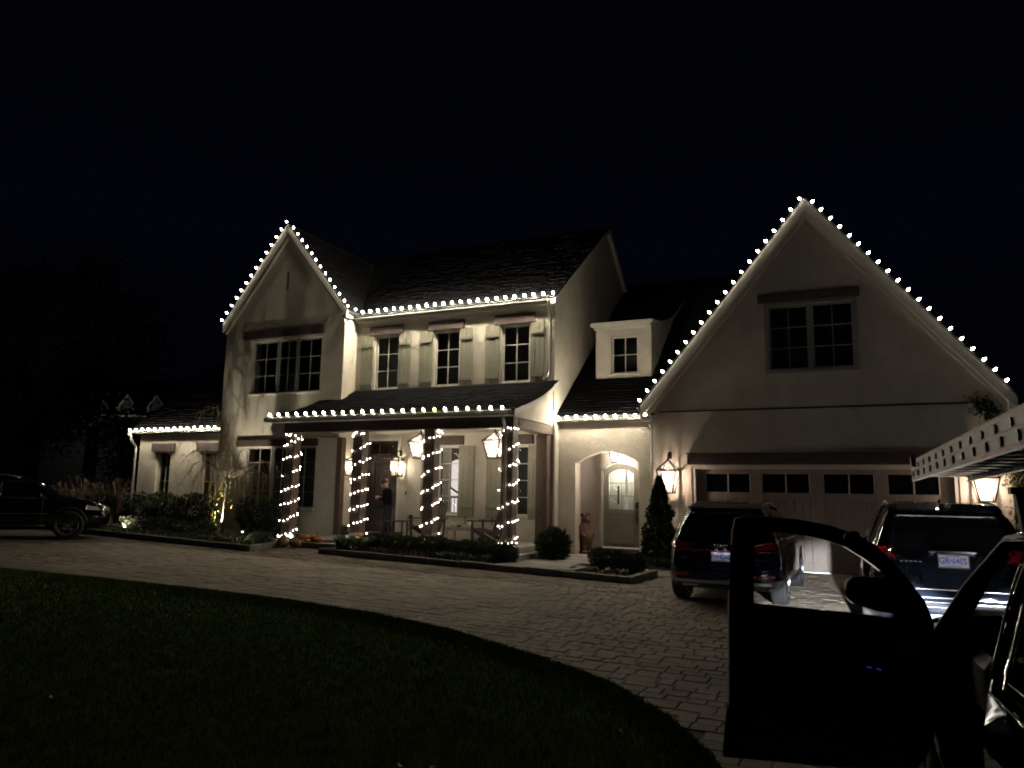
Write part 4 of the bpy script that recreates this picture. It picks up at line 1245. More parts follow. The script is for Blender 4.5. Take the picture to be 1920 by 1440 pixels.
def plate(parent, x, y, z, l, r_, tilt=0.12):
    p = MB().cbox(x - .155, x + .155, y - .008, y, z - .078, z + .078, .004)
    o = p.obj("number_plate", platew, parent)
    fr = MB()
    for (a, b, c, d) in ((x - .165, x + .165, z + .068, z + .086), (x - .165, x + .165, z - .086, z - .074), (x - .165, x - .152, z - .074, z + .068), (x + .152, x + .165, z - .074, z + .068)):
        fr.box(a, b, y - .012, y + .004, c, d)
    fr.obj("plate_frame", dark_metal, o)
    text_mesh(l, .098, plateb, o, "lettering", (x - .098, y - .010, z - .004), sx_=.82, bold=.0015)
    text_mesh(r_, .098, plateb, o, "lettering", (x + .062, y - .010, z - .004), sx_=.80, bold=.0015)
    em = MB(); em.box(x - .048, x - .018, y - .0105, y - .008, z + .004, z + .008).box(x - .048, x - .018, y - .0105, y - .008, z - .006, z - .002)
    for k in range(3): em.ball((x - .043 + k * .010, y - .009, z + .016), .0035, 6, 4)
    em.obj("emblem", tailred, o)
    fine = MB()
    for zz, n_, w_ in ((z + .058, 12, .07), (z - .060, 12, .08)):
        for k in range(n_): fine.box(x - w_ + k * 2 * w_ / n_, x - w_ + (k + .6) * 2 * w_ / n_, y - .0105, y - .008, zz - .005, zz + .005)
    fine.obj("small_lettering", plateb, o)
    return o

SIL = [(.30, .26), (.06, .34), (.0, .50), (.02, .72), (.06, .92), (.10, 1.04), (.26, 1.30), (.42, 1.50), (.50, 1.58), (.80, 1.635), (1.5, 1.66), (2.2, 1.64), (2.62, 1.56), (3.1, 1.30), (3.42, 1.12), (3.85, 1.04), (4.30, .95), (4.58, .80), (4.66, .58), (4.62, .36), (4.40, .24), (3.0, .22), (1.5, .22)]
def suv(t, paint, sx_=1, L=4.66, H=1.66, hw=.945, R=.37, rimr=.245, rear_ax=.93, front_ax=3.75, cut=True, rf=.70):
    ky, kz = L / 4.66, H / 1.66
    sil = [(y * ky, .26 + (z - .26) * (H - .26) / (1.66 - .26)) for y, z in SIL]
    bz = .26 + (1.02 - .26) * (H - .26) / 1.40
    B = Body(sil, (2.15 * ky, .80 * kz), hw, bz, H - .05, hw * rf, L)
    o = B.mesh().obj("body", paint, t, True)
    if cut:
        cs = []
        for ya in (rear_ax, front_ax):
            for s_ in (-1, 1):
                c = MB().lathe([(0, 0), (R + .055, 0), (R + .055, .42), (0, .42)], (s_ * (hw + .12) - (.42 if s_ > 0 else 0), ya, R), 32, axis='X').obj("cutter", black)
                cs.append(c)
        boolean(o, cs)
    for ya in (rear_ax, front_ax):
        for s_ in (-1, 1):
            wheel(t, s_ * (hw - .135), ya, R, rimr, .25, s_)
            rg_ = MB(); pts = []
            for k in range(17):
                a = -.35 + (pi + .7) * k / 16
                yy, zz = ya + (R + .055) * cos(a), R + (R + .055) * sin(a)
                if zz < .27: continue
                pts.append((s_ * B.side(yy, zz, -.004), yy, zz))
            rg_.tube(pts, .018, 6).obj("arch_trim", plastic, t, True)
    return B, o, ky, (H - .26) / 1.40

def zz_(H):
    return lambda z: .26 + (z - .26) * (H - .26) / 1.40

def finish_rear(t, B, H, ky, hw, style):
    Z = zz_(H); k = hw / .945
    B.patch('rear', [(-.66 * k, Z(1.075)), (.66 * k, Z(1.075)), (.53 * k, Z(1.50)), (-.53 * k, Z(1.50))], 14, 8, .008).obj("rear_window", carglass, t, True)
    # spoiler
    sp = MB()
    ys = B.rear(0, Z(1.53)); 
    n = 12; vs = []
    for i in range(n + 1):
        x = (-.60 + 1.2 * i / n) * k; yy = B.rear(x, Z(1.535))
        vs += [(x, yy - .07, Z(1.545)), (x, yy - .07, Z(1.575)), (x, yy + .22, Z(1.645) - abs(x) ** 2 * .05), (x, yy + .2, Z(1.56))]
    fs = []
    for i in range(n):
        for q in range(4): fs.append((i * 4 + q, i * 4 + (q + 1) % 4, i * 4 + 4 + (q + 1) % 4, i * 4 + 4 + q))
    fs += [(0, 1, 2, 3), tuple(n * 4 + q for q in (3, 2, 1, 0))]
    sp.add(vs, fs).obj("spoiler", t.get("pm") and paint_black or B.paint, t)
    # side windows, rails, mirrors, seams
    for s_ in (-1, 1):
        wins_ = [([(.62 * ky, Z(1.10)), (1.18 * ky, Z(1.085)), (1.18 * ky, Z(1.47)), (.86 * ky, Z(1.46))]),
                 ([(1.22 * ky, Z(1.085)), (2.08 * ky, Z(1.075)), (2.08 * ky, Z(1.50)), (1.22 * ky, Z(1.475))]),
                 ([(2.13 * ky, Z(1.075)), (3.12 * ky, Z(1.07)), (2.62 * ky, Z(1.44)), (2.13 * ky, Z(1.50))])]
        for q in wins_:
            B.patch('side', q, 10, 6, .006, sgn=s_).obj("side_window", carglass, t, True)
        trm = [(.60 * ky, Z(1.085)), (1.2 * ky, Z(1.07)), (2.1 * ky, Z(1.06)), (3.16 * ky, Z(1.055)), (2.95 * ky, Z(1.25)), (2.66 * ky, Z(1.46)), (2.1 * ky, Z(1.52)), (1.2 * ky, Z(1.495)), (.84 * ky, Z(1.475)), (.60 * ky, Z(1.085))]
        P = []
        for a, b in zip(trm, trm[1:]):
            for j in range(5):
                y_ = a[0] + (b[0] - a[0]) * j / 5; z_ = a[1] + (b[1] - a[1]) * j / 5
                P.append((s_ * B.side(y_, z_, .006), y_, z_))
        MB().tube(P, .012, 5).obj("window_trim", chrome, t, True)
        rl = []
        for j in range(13):
            y_ = (.62 + (2.5 - .62) * j / 12) * ky; x = s_ * .585 * k
            zt_ = B.top(x, y_) + .035 * min(1, min(j, 12 - j) / 1.2)
            rl.append((x, y_, zt_))
        MB().tube(rl, [.012] + [.017] * 11 + [.012], 6).obj("roof_rail", silver, t, True)
        mx, my, mz = B.side(3.02 * ky, Z(1.08)), 3.02 * ky, Z(1.09)
        mr_ = MB().ball((s_ * (mx + .13), my, mz + .03), .1, 12, 8, (1.05, .75, .85)).obj("mirror", B.paint, t, True)
        MB().bar((s_ * (mx - .02), my, mz - .03), (s_ * (mx + .07), my, mz), .05, .04).obj("mirror_arm", plastic, mr_)
        MB().ball((s_ * (mx + .13), my - .055, mz + .03), .075, 10, 6, (1.1, .3, .8)).obj("mirror_glass", carglass, mr_, True)
        for yy in (1.22, 2.10, 3.10):
            P = [(s_ * B.side(yy * ky, z_, .001), yy * ky, z_) for z_ in [Z(.34 + .72 * j / 8) for j in range(9)]]
            MB().tube(P, .004, 4).obj("door_seam", black, t)
        for yy in (1.55, 2.45):
            P = [(s_ * B.side((yy + .05 * j) * ky, Z(.95), .02 if 0 < j < 4 else .0), (yy + .05 * j) * ky, Z(.95)) for j in range(5)]
            MB().tube(P, .012, 5).obj("door_handle", B.paint, t, True)
        P = [(s_ * B.side(y_ * ky, Z(.33), .004), y_ * ky, Z(.33)) for y_ in (1.45, 1.9, 2.4, 2.9, 3.2)]
        MB().tube(P, .03, 6).obj("sill_trim", plastic, t, True)
    B.patch('front', [(-.62 * k, Z(1.14)), (.62 * k, Z(1.14)), (.52 * k, Z(1.52)), (-.52 * k, Z(1.52))], 12, 6, .006).obj("windscreen", carglass, t, True)
    MB().tube([(0, .95 * ky, B.top(0, .95 * ky, -.01)), (0, .86 * ky, B.top(0, .9 * ky, .055))], [.028, .008], 6).obj("antenna", black, t)

# ---- left parked SUV (plate FW 8260)
t = thing("parked_suv", "dark blue SUV with plate FW 8260 parked left of the lit garage boards", "car", (-2.08, 12.50, 0), radians(-.6))
B, o, ky, kz = suv(t, paint_blue); B.paint = paint_blue
finish_rear(t, B, 1.66, ky, .945, 0)
for s_ in (-1, 1):
    q = [(s_ * .48, .90), (s_ * .845, .93), (s_ * .83, 1.05), (s_ * .50, .985)] if s_ > 0 else [(-.845, .93), (-.48, .90), (-.50, .985), (-.83, 1.05)]
    tl = B.patch('rear', q, 8, 4, .012, .02).obj("tail_light", tailred, t, True)
    q2 = [(.60, .925), (1.0, .96), (.90, 1.03), (.60, 1.0)]
    B.patch('side', [(.10, .93), (.42, .955), (.40, 1.03), (.14, 1.04)], 6, 4, .010, .02, s_).obj("lens", tailred, tl, True)
    B.patch('rear', [(min(s_ * .50, s_ * .82), .47), (max(s_ * .50, s_ * .82), .47), (max(s_ * .50, s_ * .82), .53), (min(s_ * .50, s_ * .82), .53)], 10, 2, .012, .02).obj("reflector", tailred, t, True)
    B.patch('rear', [(min(s_ * .36, s_ * .62), .315), (max(s_ * .36, s_ * .62), .315), (max(s_ * .36, s_ * .62), .36), (min(s_ * .36, s_ * .62), .36)], 6, 2, .025, .04).obj("exhaust_trim", chrome, t, True)
B.patch('rear', [(-.80, .365), (.80, .365), (.76, .425), (-.76, .425)], 20, 2, .022, .03).obj("bumper_trim", silver, t, True)
B.patch('rear', [(-.70, .27), (.70, .27), (.74, .36), (-.74, .36)], 16, 3, .006, .02).obj("diffuser", plastic, t, True)
B.patch('rear', [(-.84, .88), (.84, .88), (.84, .895), (-.84, .895)], 20, 1, .010, .01).obj("red_strip", tailred, t, True)
B.patch('rear', [(-.78, .60), (.78, .60), (.78, .607), (-.78, .607)], 20, 1, .003, .004).obj("tailgate_seam", black, t)
yp = B.rear(0, .80, .012)
plate(t, 0.01, yp, .80, "FW", "8260")
for s_ in (-1, 1):  # bars and lights added to brighten the number plate
    MB().cbox(.01 + s_ * .07 - .02, .01 + s_ * .07 + .02, yp - .045, yp - .01, .905, .92, .003).obj("added_plate_lamp", plastic, t)
    lamp("added_plate_light", t, (.01 + s_ * .07, yp - .06, .898), .16, (.95, .95, 1), .01)
rg4 = MB()
for i in range(4):
    cx = -.075 + i * .05
    rg4.tube([(cx + .028 * cos(a), B.rear(0, .965, .012), .965 + .028 * sin(a)) for a in [k * pi / 8 for k in range(17)]], .0055, 5)
rg4.obj("badge", chrome, t, True)
text_mesh("55", .05, chrome, t, "badge_lettering", (-.62, B.rear(-.62, .80, .006), .80)) if False else None
bq = MB()
for i in range(5): bq.box(.50 + i * .028, .52 + i * .028, B.rear(.55, .76, .006) - .004, B.rear(.55, .76, .006) + .01, .755, .775 + .006 * (i % 2))
for i in range(4): bq.box(-.66 + i * .028, -.64 + i * .028, B.rear(-.60, .76, .006) - .004, B.rear(-.60, .76, .006) + .01, .755, .772)
bq.obj("model_badge", chrome, t)

# ---- right parked SUV (plate GR 6405)
t = thing("parked_suv", "large black SUV with plate GR 6405 parked behind the open vehicle door", "car", (.95, 10.35, 0), radians(.3))
H2 = 1.735
B, o, ky, kz = suv(t, paint_black, L=5.0, H=H2, hw=.985, R=.385, rimr=.26, rear_ax=1.0, front_ax=3.98); B.paint = paint_black
finish_rear(t, B, H2, ky, .985, 1)
Z = zz_(H2)
for s_ in (-1, 1):
    q = [(.56, Z(1.00)), (.84, Z(1.00)), (.83, Z(1.13)), (.66, Z(1.10))]
    if s_ < 0: q = [(-q[1][0], q[1][1]), (-q[0][0], q[0][1]), (-q[3][0], q[3][1]), (-q[2][0], q[2][1])]
    tl = B.patch('rear', q, 8, 5, .012, .02).obj("tail_light", tailred, t, True)
    B.patch('side', [(.10, Z(1.0)), (.46, Z(1.03)), (.34, Z(1.12)), (.16, Z(1.14))], 6, 4, .012, .02, s_).obj("lens", tailred, tl, True)
    for zl in (1.02, 1.05, 1.08):
        a, b = (.60 * s_, .83 * s_)
        B.patch('rear', [(min(a, b), Z(zl)), (max(a, b), Z(zl)), (max(a, b), Z(zl + .008)), (min(a, b), Z(zl + .008))], 6, 1, .016, .006).obj("lamp_strip", tailred, tl, True)
for zc, w_, h_ in ((.70, .86, .012), (.60, .84, .022), (.555, .82, .010), (.50, .80, .010)):
    B.patch('rear', [(-w_, zc), (w_, zc), (w_, zc + h_), (-w_, zc + h_)], 24, 1, .010, .014).obj("chrome_strip", chrome, t, True)
B.patch('rear', [(-.66, .36), (.66, .36), (.68, .42), (-.68, .42)], 20, 2, .03, .04).obj("skid_plate", silver, t, True)
B.patch('rear', [(-.72, .28), (.72, .28), (.78, .35), (-.78, .35)], 16, 3, .006, .02).obj("diffuser", plastic, t, True)
yp = B.rear(0, 1.04, .02)
plate(t, .03, yp - .012, 1.045, "GR", "6405")
bd = MB()
for i in range(5): bd.ball((-.52 + i * .05, B.rear(-.44, 1.00, .006), Z(.985)), .012, 6, 4, (1.3, .4, .7))
bd.obj("badge", chrome, t, True)
bl = MB()
yb = B.rear(0, Z(1.10), .02)
bl.cbox(-.22, .28, yb - .03, yb + .02, Z(1.085), Z(1.115), .008).obj("tailgate_handle", chrome, t)

# ---- car at the far left
t = thing("parked_car", "dark car with bright window trim parked at the far left", "car", (-21.39, 10.51, g(-19.6, 12.2)), radians(-40))
B, o, ky, kz = suv(t, paint_dark, L=4.55, H=1.60, hw=.92, R=.365, rimr=.25, rear_ax=.85, front_ax=3.62); B.paint = paint_dark
t["pm"] = 0
finish_rear(t, B, 1.60, ky, .92, 0)
Z = zz_(1.60)
for s_ in (-1, 1):
    hl = B.patch('side', [(3.98, .74), (4.34, .72), (4.30, .80), (4.0, .86)], 6, 4, .012, .02, s_).obj("headlight", mat("clear_lens", (.35, .36, .38), .1, coat=1), t, True)
B.patch('side', [(1.0, .62), (3.2, .62), (3.2, .645), (1.0, .64)], 20, 2, .01, .01, 1).obj("side_strip", chrome, t, True)

# ---- the near vehicle with its door open
hd = radians(4.0)      # heading: turned a little to the left of +Y
VL, VH, VW = 4.75, 1.70, .95
veh = thing("suv", "black SUV with its driver door wide open and a ladder on its roof", "car", (0, 0, 0), hd)
ax, fy = Vector((-sin(hd), cos(hd))), None
# vehicle origin: rear centre on the ground; left side at hinge (.33,4.58) is y=3.02 along the car
hx, hy = .335, 4.60
right = Vector((cos(hd), sin(hd)))
fwd = Vector((-sin(hd), cos(hd)))
org = Vector((hx, hy)) + right * (VW - .02) - fwd * 3.08
veh.location = (org.x, org.y, 0)
B, o, ky, kz = suv(veh, paint_dark, L=VL, H=VH, hw=VW, R=.37, rimr=.245, rear_ax=.92, front_ax=3.85, cut=True, rf=.79); B.paint = paint_dark
Z = zz_(VH)
# hollow cabin, door opening and window openings
cin = Body([(a * .93 + .16, min(b, 2) * .93 + .035) for a, b in [(y * ky, .26 + (z - .26) * (VH - .26) / 1.40) for y, z in SIL if True]], (2.15 * ky, .82), VW - .09, B.belt, B.roofz - .05, B.roofhw - .08, VL)
c1 = cin.mesh().obj("cutter", black)
c1b = MB().box(-.99, .99, 3.30, 6, -.2, .98).obj("cutter", black)
boolean(c1, [c1b])
c2 = MB().prism([(-1.2, 2.02, .36), (-1.2, 3.02, .36), (-1.2, 3.14, .60), (-1.2, 3.24, 1.04), (-1.2, 2.96, 1.32), (-1.2, 2.74, 1.50), (-1.2, 2.55, 1.575), (-1.2, 2.02, 1.60)], (.75, 0, 0)).obj("cutter", black)
c3 = MB().prism([(-1.2, 1.02, 1.10), (-1.2, 1.10, 1.04), (-1.2, 1.95, 1.035), (-1.2, 1.95, 1.50), (-1.2, 1.22, 1.47)], (2.4, 0, 0)).obj("cutter", black)
c4 = MB().prism([(.45, 2.10, 1.07), (.45, 3.10, 1.08), (.45, 2.60, 1.45), (.45, 2.10, 1.50)], (.75, 0, 0)).obj("cutter", black)
c5 = MB().prism([(-.76, 2.9, 1.14), (.76, 2.9, 1.14), (.64, 2.5, 1.585), (-.64, 2.5, 1.585)], (0, 1.2, .02)).obj("cutter", black)
for c in (c1, c2, c3, c4, c5):
    c.parent = veh
bpy.context.view_layer.update()
boolean(o, [c1, c2, c3, c4, c5])
B.patch('side', [(1.0, 1.05), (1.97, 1.035), (1.97, 1.50), (1.20, 1.47)], 10, 6, -.02, .004, -1).obj("side_window", carclear, veh, True)
B.patch('front', [(-.76, 1.15), (.76, 1.15), (.64, 1.57), (-.64, 1.57)], 10, 6, -.012, .004).obj("windscreen", cartint, veh, True)
trm = [(1.0, 1.13), (1.08, 1.03), (1.97, 1.03), (1.97, 1.51), (1.2, 1.485), (1.0, 1.13)]
P = []
for a, b in zip(trm, trm[1:]):
    for j in range(6):
        y_ = a[0] + (b[0] - a[0]) * j / 6; z_ = a[1] + (b[1] - a[1]) * j / 6
        P.append((-B.side(y_, z_, .008), y_, z_))
MB().tube(P, .006, 6).obj("window_trim", chrome, veh, True)
P = [(-B.side(y_, z_, .004), y_, z_) for y_, z_ in ((2.02, 1.61), (2.3, 1.605), (2.55, 1.585), (2.76, 1.51), (2.98, 1.33), (3.26, 1.05), (3.24, .9))]
MB().tube(P, .014, 6).obj("door_seal", mat("rubber_seal", (.03, .03, .03), .35), veh, True)
P = [(-B.side((1.1 + .05 * j), .93, .03 if 0 < j < 4 else .0), (1.1 + .05 * j), .93) for j in range(5)]
MB().tube(P, .014, 6).obj("door_handle", chrome, veh, True)
seat = MB().cbox(-.72, -.22, 1.5, 2.1, .55, .72, .04).cbox(-.70, -.24, 1.36, 1.52, .65, 1.22, .05).cbox(-.58, -.36, 1.38, 1.48, 1.24, 1.42, .03)
seat.cbox(.22, .72, 1.5, 2.1, .55, .72, .04).cbox(.24, .70, 1.36, 1.52, .65, 1.22, .05).cbox(.36, .58, 1.38, 1.48, 1.24, 1.42, .03)
seat.obj("seat", plastic, veh)
MB().cbox(-.78, .78, 2.75, 3.25, .70, 1.0, .05).obj("dashboard", plastic, veh)
sw = MB().tube([(-.45 + .18 * cos(a), 2.62 - .05 * sin(a), .98 + .17 * sin(a)) for a in [k * pi / 8 for k in range(17)]], .014, 6).bar((-.45, 2.62, .98), (-.45, 2.78, .92), .04)
sw.obj("steering_wheel", plastic, veh, True)
for s_ in (-1, 1):
    hl = B.patch('front', [(min(s_ * .50, s_ * .80), .66), (max(s_ * .50, s_ * .80), .66), (max(s_ * .50, s_ * .80), .76), (min(s_ * .50, s_ * .80), .76)], 8, 4, .010, .02).obj("headlight", headm, veh, True)
    l = lamp("headlight_lamp", veh, (s_ * .78, VL + .06, .72), 26000, (.86, .93, 1.0), .035, 'SPOT', spot_size=radians(38), spot_blend=.25)
    aim(l, (.04, 1, -.315))
# door, hinged at the front pillar and swung out
door = MB()
PD = Vector((-.70, 4.25)); dd_ = Vector((.956, .292)).normalized(); nn = Vector((-dd_.y, dd_.x))
def Dp(s_, z, off=0):
    lean = -.0
    q = PD + dd_ * s_ + nn * (off + .05 * (z - 1.15) * (1 if z > 1.15 else .0) * -1.0)
    return Vector((q.x, q.y, z))
inv = Matrix.Rotation(-hd, 4, 'Z') @ Matrix.Translation((-org.x, -org.y, 0))
outer_ = [(-.012, .396), (.591, .380), (.95, .40), (1.03, .52), (1.06, .80), (1.069, 1.127), (1.026, 1.237), (.959, 1.33), (.872, 1.432), (.802, 1.507), (.711, 1.563), (.571, 1.609), (.409, 1.638), (.264, 1.647), (.12, 1.648), (.075, 1.635), (.06, 1.56), (.040, 1.30), (.033, 1.143), (.030, .90), (.024, .676), (.007, .572)]
inner_ = [(.162, 1.182), (.875, 1.138), (.884, 1.318), (.823, 1.373), (.733, 1.442), (.642, 1.498), (.548, 1.53), (.406, 1.561), (.22, 1.572), (.185, 1.565), (.176, 1.54)]
def doorplate(outer, holes, d0, d1, m, name, parent):
    loops = [[Vector((a, b, 0)) for a, b in outer]] + [[Vector((a, b, 0)) for a, b in h] for h in holes]
    tri = tessellate_polygon(loops); flat = [p for l in loops for p in l]; n = len(flat)
    mb = MB(); vs = [inv @ Dp(p.x, p.y, d0) for p in flat] + [inv @ Dp(p.x, p.y, d1) for p in flat]
    fs = [tuple(t_) for t_ in tri] + [tuple(i + n for i in reversed(t_)) for t_ in tri]
    k = 0
    for l in loops:
        m_ = len(l)
        for i in range(m_):
            j = (i + 1) % m_; fs.append((k + i, k + j, k + j + n, k + i + n))
        k += m_
    return mb.add(vs, fs).obj(name, m, parent)
dpan = doorplate(outer_, [inner_], .0, .05, paint_dark, "open_door", veh)
doorplate(inner_, [], .020, .024, carclear, "window_glass", dpan)
doorplate([(.06, .44), (.93, .44), (.98, .60), (1.0, 1.05), (.90, 1.10), (.10, 1.15), (.07, 1.0)], [], -.05, -.001, plastic, "inner_panel", dpan)
doorplate([(.20, .86), (.80, .82), (.84, .93), (.22, .96)], [], -.11, -.051, plastic, "armrest", dpan)
doorplate([(.12, .50), (.88, .50), (.90, .66), (.14, .68)], [], -.10, -.051, plastic, "door_pocket", dpan)
doorplate([(.84, .99), (.95, .98), (.95, 1.02), (.84, 1.03)], [], -.075, -.051, silver, "inner_handle", dpan)
sw_ = MB()
for s_, z_ in ((.697, .908), (.709, .905), (.743, .901), (.754, .897)):
    p = inv @ Dp(s_, z_, -.114); sw_.ball(p, .0028, 6, 4)
sw_.obj("switch_light", ledm, dpan)
# mirror, outside the door
mb = MB(); pts = [(.663, 1.253), (.674, 1.296), (.704, 1.326), (.756, 1.335), (.88, 1.332), (.90, 1.30), (.89, 1.15), (.811, 1.159), (.711, 1.188), (.671, 1.225)]
front_ = [inv @ Dp(a, b, .07) for a, b in pts]; c_ = sum(front_, Vector()) / len(front_)
rings_ = []
for sc_, off in ((1.0, .07), (1.03, .11), (1.0, .17), (.82, .23), (.5, .265)):
    ctr = Vector((sum(a for a, b in pts) / len(pts), sum(b for a, b in pts) / len(pts)))
    rings_.append([inv @ Dp(ctr.x + (a - ctr.x) * sc_, ctr.y + (b - ctr.y) * sc_, off) for a, b in pts])
n = len(pts); vs = [p for r__ in rings_ for p in r__]; fs = [tuple(range(n - 1, -1, -1)), tuple(range(4 * n, 5 * n))]
for i in range(4):
    for k in range(n):
        j = (k + 1) % n; fs.append((i * n + k, i * n + j, i * n + n + j, i * n + n + k))
mir = mb.add(vs, fs).obj("door_mirror", paint_dark, dpan, True)
# roof rack carrying the ladder
for y_ in (1.15, 2.35):
    rk = MB()
    rk.bar((-.72, y_, 1.80), (.72, y_, 1.80), .05, .03)
    for s_ in (-1, 1):
        rk.bar((s_ * .66, y_, B.top(s_ * .60, y_, -.03)), (s_ * .68, y_, 1.80), .05, .05)
    rk.obj("roof_rack", plastic, veh)

# ---- extension ladder on the rack
lad = thing("extension_ladder", "long aluminium extension ladder lying on the roof rack of the near black SUV", "ladder", (0, 0, 0))
A0 = Vector((.412, 7.18, 1.913)); A1 = Vector((.624, 3.655, 1.982)); dl = (A1 - A0).normalized()
sidev = dl.cross(Vector((0, 0, 1))).normalized()
if sidev.x < 0: sidev = -sidev
upv = sidev.cross(dl).normalized()
if upv.z < 0: upv = -upv
LL = 6.2
def ladder_section(z0, hgt, wid, off, start=0.0):
    for sd in (0, 1):
        base = A0 + dl * start + sidev * (off + sd * wid)
        sg = 1 if sd == 0 else -1
        r1 = MB(); LN = LL - start
        def Q(a, s_, z): return base + dl * a + sidev * s_ + upv * (z0 + z)
        def bx(s0, s1, za, zb):
            r1.add([Q(0, s0, za), Q(0, s1, za), Q(0, s1, zb), Q(0, s0, zb), Q(LN, s0, za), Q(LN, s1, za), Q(LN, s1, zb), Q(LN, s0, zb)],
                   [(0, 1, 2, 3), (4, 7, 6, 5), (0, 4, 5, 1), (1, 5, 6, 2), (2, 6, 7, 3), (3, 7, 4, 0)])
        bx(0, sg * .004, .006, hgt - .006)
        bx(-sg * .003, sg * .030, 0, .006); bx(-sg * .003, sg * .030, hgt - .006, hgt)
        bx(-sg * .002, 0, .018, .024); bx(-sg * .002, 0, hgt - .024, hgt - .018)
        r1.obj("side_rail", alum, lad)
    base = A0 + dl * start + sidev * off
    n_ = int((LL - start - .2) / .305)
    for i in range(n_):
        a = .13 + i * .305
        c0 = base + dl * a + upv * (z0 + hgt / 2)
        rr = .019
        def ring_(s_, r_, k): 
            th = 2 * pi * k / 12
            return c0 + sidev * s_ + dl * (r_ * cos(th)) + upv * (r_ * 1.35 * sin(th) * (1 if sin(th) > 0 or True else .6))
        rim_ = MB(); N_ = 12
        vs = [ring_(-.012, .018, k) for k in range(N_)] + [ring_(-.013, .0125, k) for k in range(N_)] + [ring_(.012, .0115, k) for k in range(N_)] + [ring_(-.0, .020, k) for k in range(N_)]
        fs = []
        for k in range(N_):
            j = (k + 1) % N_
            fs += [(k, j, N_ + j, N_ + k), (N_ + k, N_ + j, 2 * N_ + j, 2 * N_ + k), (3 * N_ + k, 3 * N_ + j, j, k)]
        vs += [c0 + sidev * .012]; m_ = len(vs) - 1
        for k in range(N_): fs.append((2 * N_ + k, 2 * N_ + (k + 1) % N_, m_))
        rg = MB(); rg.tube([c0 + sidev * .012, c0 + sidev * (wid - .012)], .016, 10)
        ro = rg.obj("rung", alum_d, lad, True)
        b_ = MB(); b_.add(vs, fs, 0)
        eo = b_.obj("rung_end", alum_d, ro, True)
        hole_ = MB(); hole_.add([c0 + sidev * -.0125 + dl * (.0120 * cos(2 * pi * k / 12)) + upv * (.0165 * sin(2 * pi * k / 12)) for k in range(12)], [tuple(range(12))])
        hole_.obj("rung_hollow", black, ro)
ladder_section(0, .094, .42, 0)
ladder_section(.068, .118, .36, .032, .06)
ft = MB()
for sd in (0, 1):
    q = A0 + sidev * (sd * .42 + (.02 if sd == 0 else -.02)) - dl * .02 + upv * .10
    ft.bar(q, q - dl * .07 + upv * .10, .03, .07)
    ft.ball(q - dl * .05 + upv * .09, .035, 8, 6, (.4, 1, 1))
ft.obj("ladder_foot", black, lad)
tape = MB(); q = A0 + dl * 2.6 - sidev * .004
tape.add([q + upv * .0, q + dl * .9, q + dl * .9 + upv * .014, q + upv * .014], [(0, 1, 2, 3)])
tape.obj("red_label", redtape, lad)

# ================================================================== PLANTS
def leaves(name, m, parent, pts_fn, n, size, seed=1, loc=(0, 0, 0), elong=1.6, stuff=True, up_=0.0):
    """many small two-triangle leaves at positions given by pts_fn(r) -> (Vector, outward)"""
    r = random.Random(seed); vs = []; fs = []
    for i in range(n):
        p, o = pts_fn(r)
        s = size * r.uniform(.6, 1.35)
        d = (Vector(o) + Vector((r.gauss(0, .6), r.gauss(0, .6), r.gauss(0, .6) + up_))).normalized()
        a = d.cross(Vector((r.gauss(0, 1), r.gauss(0, 1), r.gauss(0, 1)))).normalized()
        k = len(vs)
        tip = p + d * s * elong; mid = p + d * s * elong * .45
        w = a * s * .42; bend = a.cross(d) * s * .14
        vs += [p, mid + w + bend, tip, mid - w + bend]
        fs.append((k, k + 1, k + 2)); fs.append((k, k + 2, k + 3))
    me = bpy.data.meshes.new(name); me.from_pydata([tuple(v) for v in vs], [], fs); me.materials.append(m); me.update()
    o = link(name, me, parent, loc)
    if stuff and parent: o["kind"] = "stuff"
    return o
def lumpy(seed, k=7):
    r = random.Random(seed); L = [(Vector((r.gauss(0, 1), r.gauss(0, 1), r.gauss(0, 1))).normalized(), r.uniform(-.2, .22)) for _ in range(k)]
    def f(d):
        return 1 + sum(a * max(0, d.dot(v)) ** 3 for v, a in L)
    return f
def bush(name, label, cat, x, y, rx, ry, h, m, n=1400, size=.035, seed=1, group=None, stem=darkbark, z=None, elong=1.5, core=True, flat=2.6):
    z0 = g(x, y) + .05 if z is None else z
    t = thing(name, label, cat, (x, y, z0), 0, group)
    lf = lumpy(seed)
    def f(r):
        d = Vector((r.gauss(0, 1), r.gauss(0, 1), r.gauss(0, 1))).normalized()
        s = lf(d) * (r.uniform(.12, 1) ** .45)
        # superellipsoid-like outline
        e_ = (abs(d.x) ** flat + abs(d.y) ** flat + abs(d.z) ** flat) ** (-1 / flat)
        p = Vector((d.x * rx, d.y * ry, d.z * h / 2)) * s * e_
        p.z = max(.01, p.z + h / 2)
        return p, Vector((d.x, d.y, d.z + .2))
    leaves("foliage", m, t, f, n, size, seed, elong=elong)
    st = MB(); r = random.Random(seed)
    for i in range(5):
        a = r.uniform(0, 2 * pi); q = Vector((rx * .5 * cos(a), ry * .5 * sin(a), h * .7))
        st.tube([(0, 0, 0), q * .5 + Vector((0, 0, .02)), q], [.012, .009, .004], 5)
    st.obj("stem", stem, t)
    return t
